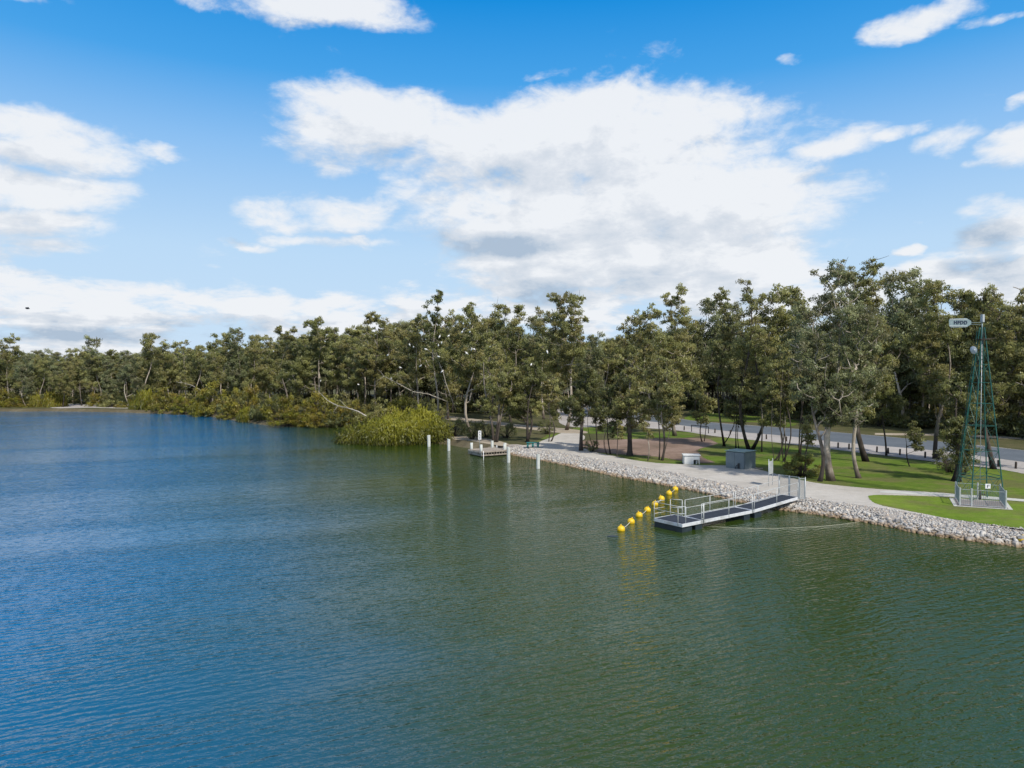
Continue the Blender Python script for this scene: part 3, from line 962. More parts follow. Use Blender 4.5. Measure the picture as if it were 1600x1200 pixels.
def deck(x0, x1, y0, y1, z0, z1, nm_front=True):
    L = math.hypot(x1 - x0, z1 - z0); ang = math.atan2(z1 - z0, x1 - x0)
    m = Matrix.Rotation(-ang, 3, 'Y')
    cx, cz = (x0 + x1) / 2, (z0 + z1) / 2
    up = Vector((-math.sin(ang), 0, math.cos(ang)))
    f = MB()
    f.box(Vector((cx, y0, cz)) - up * 0.09, (L, 0.06, 0.2), m=m)
    f.box(Vector((cx, y1, cz)) - up * 0.09, (L, 0.06, 0.2), m=m)
    for xx, zz in ((x0 + 0.03, z0), (x1 - 0.03, z1)):
        f.box(Vector((xx, (y0 + y1) / 2, zz)) - up * 0.09, (0.06, y1 - y0 - 0.062, 0.195), m=m)
    o = f.build("deck_frame", M['alum'], jet)
    g = MB(); g.box(Vector((cx, (y0 + y1) / 2, cz)) - up * 0.02, (L - 0.13, y1 - y0 - 0.07, 0.04), m=m)
    g.build("deck_matting", M['mat'], o)


deck(0.0, 1.97, 0.0, 2.25, DK, DK)
deck(2.03, 7.25, 0.02, 1.48, DK, DK)
deck(7.33, 12.75, 0.02, 1.48, DK, 0.86)
for (x0, x1, y0, y1, z0, z1) in ((0.1, 1.05, 0.08, 2.3, -0.2, 0.33), (1.35, 2.0, 0.05, 2.1, -0.2, 0.36), (6.3, 6.95, 0.0, 1.5, -0.2, 0.34), (7.4, 8.2, -0.05, 1.5, -0.2, 0.32)):
    b = MB()
    prof = [(x0 + 0.06, z0), (x1 - 0.06, z0), (x1, z0 + 0.1), (x1, z1), (x0, z1), (x0, z0 + 0.1)]
    m = Matrix(((1, 0, 0), (0, 0, 1), (0, 1, 0)))
    b.prism(prof, y0, y1, m=m)
    b.build("float", M['float'], jet)


def rail(pts, zs, h=1.05, posts=(0, 1), mids=(0.5,), r=0.019, name="handrail"):
    """pts: two ends in the jetty frame; vertical posts at fractions, one top and mid rails"""
    mb = MB()
    a, b = Vector((pts[0][0], pts[0][1], zs[0])), Vector((pts[1][0], pts[1][1], zs[1]))
    for q in posts:
        p = a.lerp(b, q)
        mb.tube([p + Vector((0, 0, -0.16)), p + Vector((0, 0, h))], r * 1.25, 8)
    mb.tube([a + Vector((0, 0, h)), b + Vector((0, 0, h))], r, 8)
    for k in mids: mb.tube([a + Vector((0, 0, h * k)), b + Vector((0, 0, h * k))], r * 0.85, 8)
    return mb.build(name, M['rail'], jet)


rail(((0.0, 0.02), (0.0, 2.23)), (DK, DK), mids=(0.58,), posts=(0.13, 1))       # end rail towards the lake
rail(((0.02, 2.25), (1.0, 2.25)), (DK, DK), mids=(0.58, 0.28), posts=(0, ))
rail(((0.0, 0.28), (0.35, 0.0)), (DK, DK), mids=(0.58,), posts=(1,))
rail(((1.55, 2.24), (1.95, 1.6)), (DK, DK), mids=(0.5,), posts=(0, 1))
rail(((2.1, 1.5), (7.2, 1.5)), (DK, DK), posts=(0, 0.5, 1))
rail(((2.1, 0.0), (7.2, 0.0)), (DK, DK), posts=(0, 0.5, 1))
rail(((1.85, -0.02), (2.02, -0.02)), (DK, DK), posts=(0, 1), mids=(0.9, 0.5, 0.1))
rail(((7.42, 1.5), (12.7, 1.5)), (DK, 0.86), posts=(0, 0.5, 1))
rail(((7.42, 0.0), (12.7, 0.0)), (DK, 0.86), posts=(0, 0.5, 1))

# mesh gate at the landward end
gt = empty("mesh_gate", JB + d_ * 12.82, JANG, "tall blue grey mesh gate closing the landward end of the jetty", "gate")


def mesh_panel(parent, a, b, h, z0, name, step=0.11, mat='fence', frame=0.03):
    """framed wire panel between two ground points"""
    a, b = Vector(a), Vector(b)
    fr = MB()
    for p in (a, b): fr.beam(p + Vector((0, 0, z0)), p + Vector((0, 0, z0 + h)), frame * 1.6)
    L = (b - a).length
    fr.beam(a + Vector((0, 0, z0 + h)), b + Vector((0, 0, z0 + h)), frame * 1.3)
    fr.beam(a + Vector((0, 0, z0 + 0.06)), b + Vector((0, 0, z0 + 0.06)), frame * 1.3)
    o = fr.build(name + "_frame", M['galv'], parent)
    w = MB()
    n = max(2, int(L / step))
    for i in range(1, n):
        p = a.lerp(b, i / n)
        w.tube([p + Vector((0, 0, z0 + 0.06)), p + Vector((0, 0, z0 + h))], 0.0085, 4, cap=False)
    w.build(name + "_wire", M[mat], o)
    return o


mesh_panel(gt, (0, 0, 0), (0, 0.72, 0), 1.55, 0.72, "gate_leaf", 0.055)
mesh_panel(gt, (0, 0.8, 0), (0, 1.55, 0), 1.55, 0.72, "side_panel", 0.07)
mesh_panel(gt, (0.02, -0.05, 0), (0.3, -0.28, 0), 1.5, 0.7, "wing_panel", 0.04)
mb = MB()
for p in ((0, 0.76), (0, 1.6), (0.33, -0.3)):
    mb.tube([(p[0], p[1], 0.45), (p[0], p[1], 2.3)], 0.028, 8)
mb.build("post", M['galv'], gt)

# sign on two posts, seen nearly edge on
sp = at(1204, 759, LAND)
sg = empty("notice_sign", sp, 0.86, "narrow grey notice board on two thin posts, seen nearly edge on beside the jetty gate", "sign")
mb = MB()
for q in (-0.42, 0.42): mb.tube([(q, 0, -0.3), (q, 0, 2.15)], 0.025, 8)
for q in (-0.42, 0.42):
    b = MB(); b.tube([(q, 0, -0.3), (q, 0, 2.2)], 0.025, 8); b.build("post", M['galv'], sg)
b = MB(); b.box((0, -0.035, 1.5), (0.8, 0.03, 1.05)); b.build("board", M['galv'], sg)

# ------------------------------------------------------------------ yellow buoys
bm_ = MB(); bm_.ball((0, 0, 0.08), 0.25, 20, 14, (1, 1, 0.96))
buoy_body = bm_.mesh("buoy_body", M['yellow'])
bm_ = MB(); bm_.tube([(0, 0, 0.32), (0, 0, 0.39)], [0.05, 0.035], 10)
buoy_cap = bm_.mesh("buoy_lug", M['yellow'])
bpx = [(970.5, 829), (985.5, 817), (999, 807), (1011, 798.5), (1023, 789.5), (1034, 781), (1045, 772.5), (1055, 766)]
ords = ["nearest the camera and lowest in the picture, beside a dark sunken float", "second from the lake end, roped to the outermost one", "third from the lake end, roped to the fourth",
        "fourth from the lake end, roped to the third", "fifth from the lake end, roped to the sixth", "sixth from the lake end, roped to the fifth",
        "second from the rock bank, roped to the innermost one", "innermost one, closest to the rock bank"]
bpos = []
for (x, y), w in zip(bpx, ords):
    q = at(x, y, 0.0); bpos.append(q)
    b = empty("buoy", q, random.uniform(0, 6), "round yellow buoy, " + w, "buoy", "yellow buoys in a line beside the jetty")
    b.rotation_euler = (random.uniform(-0.3, 0.3), random.uniform(-0.3, 0.3), random.uniform(0, 6))
    link_mesh("float_ball", buoy_body, b); link_mesh("lug", buoy_cap, b)
q = at(1598, 846, 0.15)
b = empty("buoy", q, 1.0, "single yellow buoy stranded on the rocks at the far right edge", "buoy")
link_mesh("float_ball", buoy_body, b); link_mesh("lug", buoy_cap, b)
names = ["two nearest", "third and fourth", "fifth and sixth", "two farthest"]
for i in range(4):
    a, c = bpos[2 * i], bpos[2 * i + 1]
    mb = MB(); pts = [a.lerp(c, u / 8) + Vector((0, 0, 0.1 - 0.07 * math.sin(PI * u / 8))) for u in range(9)]
    mb.tube(pts, 0.022, 6)
    tag(mb.build("buoy_rope", M['rope']), "pale rope joining the %s yellow buoys of the line" % names[i], "rope", "ropes between the yellow buoys")
# dark sunken float
mb = MB(); q = at(957, 838, 0.0); mb.ball(q + Vector((0, 0, -0.04)), 0.4, 18, 10, (1.0, 0.55, 0.22))
tag(mb.build("sunken_float", M['float']), "dark flat float just breaking the water below the nearest yellow buoy", "float")
# long line on the water from the jetty head
lp = smooth_line(pix([(1100, 822), (1140, 824.5), (1200, 826), (1260, 824), (1310, 820), (1345, 815)], 0.0), 0.6, 0.05, False, 81)
mb = MB(); mb.tube([(q.x, q.y, 0.004) for q in lp], 0.008, 5)
tag(mb.build("mooring_line", M['rope']), "thin pale line floating from the jetty head across to the bank", "rope")

# ------------------------------------------------------------------ piles
def pile(px, y0, y1, wpx, label, slope=0.12, z0=0.0, group=None, sq=False):
    q = at(px, y1, z0)
    D = q.y
    h = (y1 - y0) * D / F
    w = wpx * D / F
    o = MB()
    n = 14
    pts, rad = [], []
    vs = []
    R = w / 2
    zs = [-1.2 if z0 == 0 else -0.4, 0.0, h * 0.4, h * 0.8, h]
    ang = [2 * PI * k / n for k in range(n)]
    fs = []
    for i, z in enumerate(zs):
        for k, a in enumerate(ang):
            r = R * (1 + 0.03 * math.sin(3 * a + i))
            vs.append((r * math.cos(a), r * math.sin(a), z + (slope * math.cos(a - 0.6) * R * 2 if i == 4 else 0)))
    for i in range(4):
        for k in range(n): fs.append((i * n + k, i * n + (k + 1) % n, (i + 1) * n + (k + 1) % n, (i + 1) * n + k))
    fs.append(tuple(4 * n + k for k in range(n)))
    o.add(vs, fs)
    t_ = o.build("pile", M['pile'])
    t_.location = q
    t_.rotation_euler = (random.uniform(-0.02, 0.02), random.uniform(-0.02, 0.02), random.uniform(0, 6))
    tag(t_, label, "pile", group)
    return t_


G = "pale piles standing in the water"
pile(670.2, 680.5, 698, 5.2, "pale weathered pile in the water directly in front of the big weeping bush", group=G)
pile(701.3, 686, 704, 4.8, "pale weathered pile between the weeping bush and the timber platform", group=G)
pile(794.7, 698.5, 722.5, 5.4, "tall pale pile just right of the timber platform's corner", group=G)
pile(840.8, 709.5, 732, 5.8, "thickest pale pile, standing farthest right off the gravel point", group=G)

# ------------------------------------------------------------------ timber platform
pf0 = at(753.5, 714.5, 0.0)       # front corner at the water
plat = empty("timber_platform", pf0, math.atan2(1.85, 2.9), "small weathered timber platform on the shore with slatted side and four corner posts", "platform")
PL, PW, PH = 3.55, 3.3, 0.62      # local x towards the right, local y towards the left-back
mb = MB()
nb = 22
for i in range(nb):
    y = (i + 0.5) * PW / nb
    mb.box((PL / 2, y, PH), (PL, PW / nb * 0.9, 0.045))
mb.build("decking", M['timber'], plat)
mb = MB()
mb.box((PL / 2, -0.03, PH - 0.07), (PL + 0.05, 0.06, 0.09)); mb.box((PL / 2, -0.03, PH - 0.42), (PL + 0.05, 0.06, 0.14))
for i in range(10): mb.box((0.15 + i * (PL - 0.3) / 9, 0.05, PH - 0.23), (0.07, 0.12, 0.24))
mb.build("front_beam", M['timber'], plat)
mb = MB()
for i in range(15): mb.box((-0.05, 0.1 + i * (PW - 0.2) / 14, PH - 0.26), (0.04, 0.1, 0.5))
mb.box((-0.015, PW / 2, PH - 0.08), (0.03, PW, 0.08)); mb.box((-0.015, PW / 2, PH - 0.42), (0.03, PW, 0.08))
mb.build("slatted_side", M['slat'], plat)
mb = MB(); mb.box((PL / 2, PW / 2, 0.1), (PL - 0.3, PW - 0.3, 0.5)); mb.build("substructure", M['bollard'], plat)
for (x, y, h) in ((0.15, 0.5, 0.78), (0.25, PW - 0.35, 0.78), (PL - 0.35, PW - 0.2, 0.85), (PL - 0.25, 0.45, 0.7), (PL + 0.1, 0.9, 0.75)):
    mb = MB(); mb.tube([(x, y, 0.1), (x, y, PH + h * 0.98), (x, y, PH + h)], [0.17, 0.165, 0.14], 12); mb.build("post", M['pile'], plat)
q = at(755.5, 719, 0)
mb = MB(); mb.tube([q + Vector((0, 0, -0.6)), q + Vector((0, 0, 1.0))], 0.04, 8)
tag(mb.build("marker_pole", M['white']), "thin pale marker pole in the water at the platform's front corner", "pole")
q = at(776.3, 700, 0.62)
mb = MB(); mb.tube([q, q + Vector((0, 0, 0.25)), q + Vector((0, 0, 0.3)), q + Vector((0, 0, 0.36))], [0.07, 0.07, 0.03, 0.03], 10)
tag(mb.build("bottle", M['white']), "small white bottle standing by the platform's rear post", "bottle")

# shore sign with vertical panel
q = at(749.5, 699, 0.5)
sg = empty("shore_sign", q, 0.15, "upright white sign with dark markings on a post behind the timber platform", "sign")
mb = MB(); mb.tube([(0, 0, -0.3), (0, 0, 2.1)], 0.03, 8); mb.build("post", M['galv'], sg)
b = MB(); b.box((0, -0.05, 1.5), (0.38, 0.03, 1.1)); bd = b.build("board", M['white'], sg)
b = MB()
for z, w in ((1.9, 0.2), (1.78, 0.12)): b.box((0.0, -0.07, z), (w, 0.01, 0.07))
b.tube([(0.05, -0.07, 1.55), (-0.05, -0.07, 1.64), (0.06, -0.07, 1.42)], 0.03, 5)
b.beam((-0.1, -0.07, 1.3), (0.1, -0.07, 1.3), 0.03); b.beam((-0.1, -0.07, 1.2), (0.1, -0.07, 1.2), 0.03); b.beam((-0.1, -0.07, 1.08), (0.08, -0.07, 1.08), 0.03)
b.build("marking", M['ink'], bd)

# ------------------------------------------------------------------ bench
q = at(832.5, 699.5, LAND)
bn = empty("bench", q, 0.03, "low teal picnic bench on the gravel near the timber platform", "bench")
mb = MB()
for i in range(4): mb.box((0, -0.26 + i * 0.175, 0.62), (1.55, 0.16, 0.07))
mb.build("table_top", M['teal'], bn)
for x in (-0.62, 0.0, 0.62):
    mb = MB(); mb.box((x, 0, 0.3), (0.22, 0.5, 0.6)); mb.build("leg", M['teal'], bn)
mb = MB(); mb.box((0, -0.5, 0.4), (1.5, 0.16, 0.05)); mb.build("seat", M['teal'], bn)

# ------------------------------------------------------------------ pale box and steel cabinet
q = at(1071, 725.5, LAND)
bx = empty("concrete_box", q, -0.12, "small white concrete box with an open dark corner on the gravel edge", "utility box")
bw, bd_, bh = 1.5, 1.1, 0.86
mb = MB()
mb.box((0.32, 0.05, bh / 2), (0.95, 0.1, bh)); mb.box((0.0 - 0.11, bd_ / 2 + 0.05, bh / 2), (0.1, bd_ + 0.1, bh - 0.002)); mb.box((bw / 2 + 0.05, bd_ - 0.0, bh / 2), (bw - 0.12, 0.1, bh - 0.004))
mb.box((1.08, 0.05, bh * 0.76), (0.57, 0.098, bh * 0.46)); mb.box((1.36, 0.1, bh / 2), (0.08, 0.09, bh - 0.006)); mb.box((1.1, 0.3, 0.2), (0.12, 0.1, 0.4))
mb.build("wall", M['pale'], bx)
mb = MB(); mb.box((0.62, bd_ / 2 + 0.02, bh + 0.045), (bw + 0.2, bd_ + 0.22, 0.09)); mb.build("lid", M['pale'], bx)
mb = MB(); mb.box((0.62, 0.62, 0.38), (1.2, 0.7, 0.7)); mb.build("interior", M['black'], bx)

cA, cF, cB = at(1139.5, 730.5, LAND), at(1163, 734.5, LAND), at(1180.5, 731.5, LAND)
e1 = (cB - cF); e2 = (cA - cF)
cab = empty("steel_cabinet", cF, math.atan2(e1.y, e1.x), "large grey steel equipment cabinet with a pale green lid standing on the gravel", "cabinet")
LX, LY, HZ = e1.length, 2.0, 1.66
mb = MB(); mb.box((LX / 2, LY / 2, HZ / 2), (LX, LY, HZ)); mb.build("body", M['cab'], cab)
mb = MB(); mb.box((LX / 2, LY / 2, HZ + 0.03), (LX + 0.12, LY + 0.12, 0.06)); mb.build("lid", M['cabtop'], cab)
for k in range(2):
    mb = MB(); mb.box((-0.012, 0.06 + LY * (0.25 + 0.5 * k) - 0.06, HZ / 2), (0.024, LY / 2 - 0.08, HZ - 0.16)); mb.build("door", M['cab'], cab)
    mb = MB(); mb.box((LX * (0.25 + 0.5 * k), -0.012, HZ / 2), (LX / 2 - 0.06, 0.024, HZ - 0.14)); mb.build("panel", M['cab'], cab)
mb = MB(); mb.box((-0.1, 0.55, 0.34), (0.14, 0.14, 0.5)); mb.tube([(-0.12, 0.55, 0.5), (-0.16, 0.75, 0.35), (-0.1, 0.9, 0.05)], 0.035, 6)
mb.build("latch_box", M['black'], cab)
mb = MB(); mb.box((LX / 2, LY / 2, 0.02), (LX + 0.25, LY + 0.25, 0.05)); mb.build("plinth", M['conc'], cab)
mb = MB(); mb.tube([cB + Vector((-0.3, -0.6, 0.05)), cB + Vector((0.4, -0.9, 0.08))], 0.06, 6)
tag(mb.build("timber_offcut", M['timber']), "short brown timber offcut lying beside the steel cabinet", "timber")

# ------------------------------------------------------------------ road furniture
bol = MB(); bol.tube([(0, 0, -0.2), (0, 0, 0.62), (0, 0, 0.68)], [0.1, 0.095, 0.07], 10)
bol_me = bol.mesh("bollard", M['bollard'])
bpx = [(1045, 669.5), (1069, 672.5), (1117, 676.7), (1141, 679), (1184, 684.5), (1197.5, 686.5), (1229, 690), (1268, 695), (1309.5, 700), (1326.5, 702), (1348, 705), (1370, 706.8), (1388, 709), (1406, 711),
       (1445.5, 715.5), (1467, 718.5), (1510, 722.5), (1560, 729.5), (1587, 732.5)]
wh = ["left of the black barrier rail", "touching the left end of the black barrier rail", "just right of the black barrier rail", "second to the right of the black barrier rail",
      "left one of the close pair by the thin trees", "right one of the close pair by the thin trees", "behind the thin stemmed trees", "behind the yellow bush",
      "just right of the big twin gum trunk", "between the twin gum and the pale straight trunk", "just right of the pale straight trunk", "right of the dark straight trunk",
      "second to the right of the dark straight trunk", "left of the small round-crowned tree", "right of the small round-crowned tree", "beside the fallen-looking dark trunk",
      "behind the windmill's left leg", "first to the right of the windmill", "last before the right edge"]
for (x, y), w in zip(bpx, wh):
    o = link_mesh("bollard", bol_me)
    o.location = at(x, y, LAND); o.rotation_euler = (random.uniform(-0.04, 0.04), random.uniform(-0.04, 0.04), random.uniform(0, 6))
    tag(o, "short dark verge bollard, " + w, "bollard", "timber bollards along the road verge")
q1, q2 = at(1080.5, 674.5, LAND), at(1107, 677.5, LAND)
mb = MB()
mb.tube([q1, q1 + Vector((0, 0, 0.95)), q1 + Vector((0, 0, 1.0)), q2 + Vector((0, 0, 1.0)), q2 + Vector((0, 0, 0.95)), q2], 0.06, 8)
tag(mb.build("barrier_rail", M['black']), "low black barrier rail at the gravel car park edge", "rail")
q = at(127, 631.5, LAND)
sg = empty("shore_marker", q, 0, "small white sign post on the far left shore", "sign")
mb = MB(); mb.tube([(0, 0, -0.2), (0, 0, 1.0)], 0.07, 8); mb.build("post", M['white'], sg)
mb = MB(); mb.box((0, -0.05, 0.9), (0.55, 0.06, 0.7)); mb.build("board", M['white'], sg)

# ------------------------------------------------------------------ windmill
pad = pix([(1483, 778.5), (1490.5, 791.5), (1583, 797.3), (1572.5, 784.2)])
pw = sheet("concrete_pad", pad, LAND + 0.034, M['path'])
sheet("gravel_bed", [p.lerp(sum(pad, Vector((0, 0))) / 4, 0.13) for p in pad], LAND + 0.038, M['bed'])
inner = [p.lerp(sum(pad, Vector((0, 0))) / 4, 0.12) for p in pad]
wmc = at(1531, 781.5, LAND)
WR = 0.05
wm = empty("windmill_tower", wmc, WR, "tall green lattice windmill tower with a lettered pale tail vane and no wheel", "windmill")
HT = 13.22; HB = 1.22
base_c = [(-HB, -0.8), (HB, -0.8), (HB, 0.9), (-HB, 0.9)]
topw_ = 0.10


def leg_pt(k, z):
    u = z / (HT - 0.75)
    bx_, by_ = base_c[k]
    tx, ty = math.copysign(topw_, bx_), math.copysign(topw_, by_)
    return Vector((bx_ * (1 - u) + tx * u, by_ * (1 - u) + ty * u, z))


for k in range(4):
    mb = MB(); mb.beam(leg_pt(k, -0.1), leg_pt(k, HT - 0.75), 0.06, 0.06); mb.build("leg", M['green'], wm)
levels = [1.85, 3.6, 5.4, 7.0, 8.5, 9.8, 10.9]
for zi, z in enumerate(levels):
    mb = MB()
    for k in range(4): mb.beam(leg_pt(k, z), leg_pt((k + 1) % 4, z), 0.03, 0.034)
    if zi == 0:
        for k in range(4): mb.beam(leg_pt(k, z - 0.22), leg_pt((k + 1) % 4, z - 0.22), 0.04, 0.05)
    mb.build("girt", M['green'], wm)
mb = MB()
zz = [0.05] + levels
for i in range(len(zz) - 1):
    for k in range(4):
        if k == 0 and i in (2, 4): continue
        mb.beam(leg_pt(k, zz[i]), leg_pt((k + 1) % 4, zz[i + 1]), 0.018, 0.018)
        if i < 1 or k != 0: mb.beam(leg_pt((k + 1) % 4, zz[i]), leg_pt(k, zz[i + 1]), 0.018, 0.018)
mb.build("bracing", M['green'], wm)
mb = MB()
for q in (-0.14, 0.14):
    a, b = leg_pt(3, 1.0) + Vector((q + 0.1, 0.12, 0)), leg_pt(3, HT - 1.0) + Vector((q * 0.6 - 0.02, 0.08, 0))
    mb.beam(a, b, 0.03, 0.03)
for i in range(34):
    u = i / 34
    a = leg_pt(3, 1.0).lerp(leg_pt(3, HT - 1.0), u)
    mb.beam(a + Vector((-0.06, 0.12, 0)), a + Vector((0.24, 0.12, 0)), 0.02)
mb.build("ladder", M['green'], wm)
mb = MB(); mb.tube([(0.0, 0, 0.5), (0.0, 0, HT - 1.2)], 0.022, 8); mb.build("pump_rod", M['galv'], wm)
mb = MB(); mb.box((0.05, 0, 11.6), (0.75, 0.6, 0.05)); mb.beam((0.2, 0, 11.63), (1.1, 0, 11.7), 0.04); mb.build("platform", M['bollard'], wm)
mb = MB(); mb.tube([(0, 0, HT - 1.6), (0, 0, HT - 0.2)], [0.045, 0.035], 8)
mb.tube([(-0.08, 0, 11.6), (0, 0, HT - 0.6), (0.1, 0, 11.6)], 0.02, 5); mb.build("mast", M['fence'], wm)
mb = MB(); mb.box((0.02, 0, HT - 0.12), (0.15, 0.26, 0.56)); mb.build("gearbox", M['galv'], wm)
# vane
D0 = wmc.y
sx_ = D0 / F
vz = CAMH - (504.5 - YH) * sx_ - LAND
vx0, vx1 = (1478 - 1531) * sx_, (1511 - 1531) * sx_
mb = MB()
vh = 0.27
poly = [(vx0 - 0.02, -vh * 0.75), (vx0 + 0.12, -vh * 1.25), (vx1 - 0.25, -vh * 1.2), (vx1 + 0.1, -vh * 0.4), (vx1 + 0.1, vh * 0.5), (vx1 - 0.25, vh * 1.2), (vx0 + 0.15, vh * 1.05), (vx0 - 0.02, vh * 0.8)]
mrot = Matrix(((1, 0, 0), (0, 0, 1), (0, 1, 0)))
b = MB(); b.prism([(x, z + vz) for x, z in poly], -0.012, 0.012, m=mrot); vn = b.build("tail_vane", M['vane'], wm)
b = MB()
for dz in (-0.24, 0.25): b.beam((vx0, -0.03, vz + dz), (vx1 - 0.2, -0.03, vz + dz), 0.02, 0.03)
b.build("vane_rib", M['white'], vn)
tc = bpy.data.curves.new("vane_lettering", 'FONT')
tc.body = "HFDD"; tc.size = 0.34; tc.extrude = 0.006; tc.align_x = 'CENTER'; tc.align_y = 'CENTER'; tc.space_character = 1.15; tc.offset = 0.012
tc.materials.append(M['ink'])
tmp_o = bpy.data.objects.new("lettering_source", tc)
tme = bpy.data.meshes.new_from_object(tmp_o)
bpy.data.objects.remove(tmp_o)
to = link_mesh("lettering", tme, vn)
to.location = ((vx0 + vx1) / 2 + 0.06, -0.03, vz); to.rotation_euler = (PI / 2, 0, 0)
mb = MB(); mb.beam((vx1, 0, vz + 0.02), (-0.05, 0, HT - 0.42), 0.025); mb.beam((vx1, 0, vz - 0.1), (-0.05, 0, HT - 0.58), 0.02); mb.build("tail_boom", M['vane'], wm)
# small round dish on a bracket
dz = CAMH - (547 - YH) * sx_ - LAND; dx = (1517 - 1531) * sx_
mb = MB()
vs, fs = [], []
for i in range(6):
    r = 0.3 * i / 5
    for k in range(16):
        a = 2 * PI * k / 16
        vs.append(Vector((dx + 0.08 * (r / 0.3) ** 2 - 0.05, 0, dz)) + Vector((r * math.cos(a) * 0.35, r * math.sin(a) * 0.9 * 0.2 - r * math.cos(a) * 0.75, r * math.sin(a) * 0.95)))
for i in range(5):
    for k in range(16): fs.append((i * 16 + k, (i + 1) * 16 + k, (i + 1) * 16 + (k + 1) % 16, i * 16 + (k + 1) % 16))
mb.add(vs, fs, True)
mb.tube([(dx, 0, dz), (-0.3, 0, dz + 0.02)], 0.025, 6)
mb.tube([(dx - 0.02, 0, dz), (dx + 0.1, -0.1, dz)], 0.07, 8)
mb.build("dish", M['galv'], wm)
mb = MB(); mb.box((-0.05, -0.85, 1.15), (0.38, 0.03, 0.34)); pl_ = mb.build("notice_plate", M['white'], wm)
mb = MB(); mb.box((-0.09, -0.87, 1.15), (0.06, 0.008, 0.2)); mb.box((0.02, -0.87, 1.2), (0.05, 0.008, 0.12)); mb.build("marking", M['ink'], pl_)
mb = MB(); mb.tube([(0, 0, 0.0), (0, 0, 0.7)], [0.09, 0.05], 10); mb.tube([(0, 0, 0.45), (0.35, -0.1, 0.42)], 0.04, 8); mb.build("pump", M['bollard'], wm)
# fence round the pad
fc = empty("safety_fence", (0, 0, LAND + 0.03), 0, "low blue grey picket fence around the foot of the windmill", "fence")
cor = pix([(1493, 779), (1499.5, 790), (1571.5, 795.5), (1562.5, 783.5)])
cor = [Vector((p.x, p.y, 0)) for p in cor]
FH = 1.18
for (a, b, st) in ((cor[0], cor[1], 0.09), (cor[1], cor[1].lerp(cor[2], 0.26), 0.11), (cor[1].lerp(cor[2], 0.26), cor[2], 0.11), (cor[2], cor[3], 0.09), (cor[3], cor[0], 0.11)):
    mesh_panel(fc, a, b, FH - 0.08, 0.02, "panel", st, 'fence', 0.022)
for p in cor + [cor[1].lerp(cor[2], 0.26), cor[0].lerp(cor[3], 0.5)]:
    mb = MB(); mb.box((p.x, p.y, FH / 2 + 0.02), (0.085, 0.085, FH + 0.06)); mb.build("post", M['galv'], fc)

# ------------------------------------------------------------------ trees
BASE = {}


def kid(parent, nm, me):
    o = link_mesh(nm, me, parent)
    return o


def place_tree(meshes, px, py, label, group=None, rz=None, sc=(1, 1, 1), name="gum_tree", cat="tree", z=LAND, bits=("trunk", "crown")):
    q = at(px, py, z)
    r = empty(name, q, random.uniform(0, 6.28) if rz is None else rz, label, cat, group)
    r.scale = sc
    kid(r, bits[0], meshes[0]); kid(r, bits[1], meshes[1])
    return r


def dims(px, py, ytop, hw, z=LAND):
    q = at(px, py, z)
    H = (YH - ytop) / F * q.y + CAMH - z
    return H, hw / F * q.y


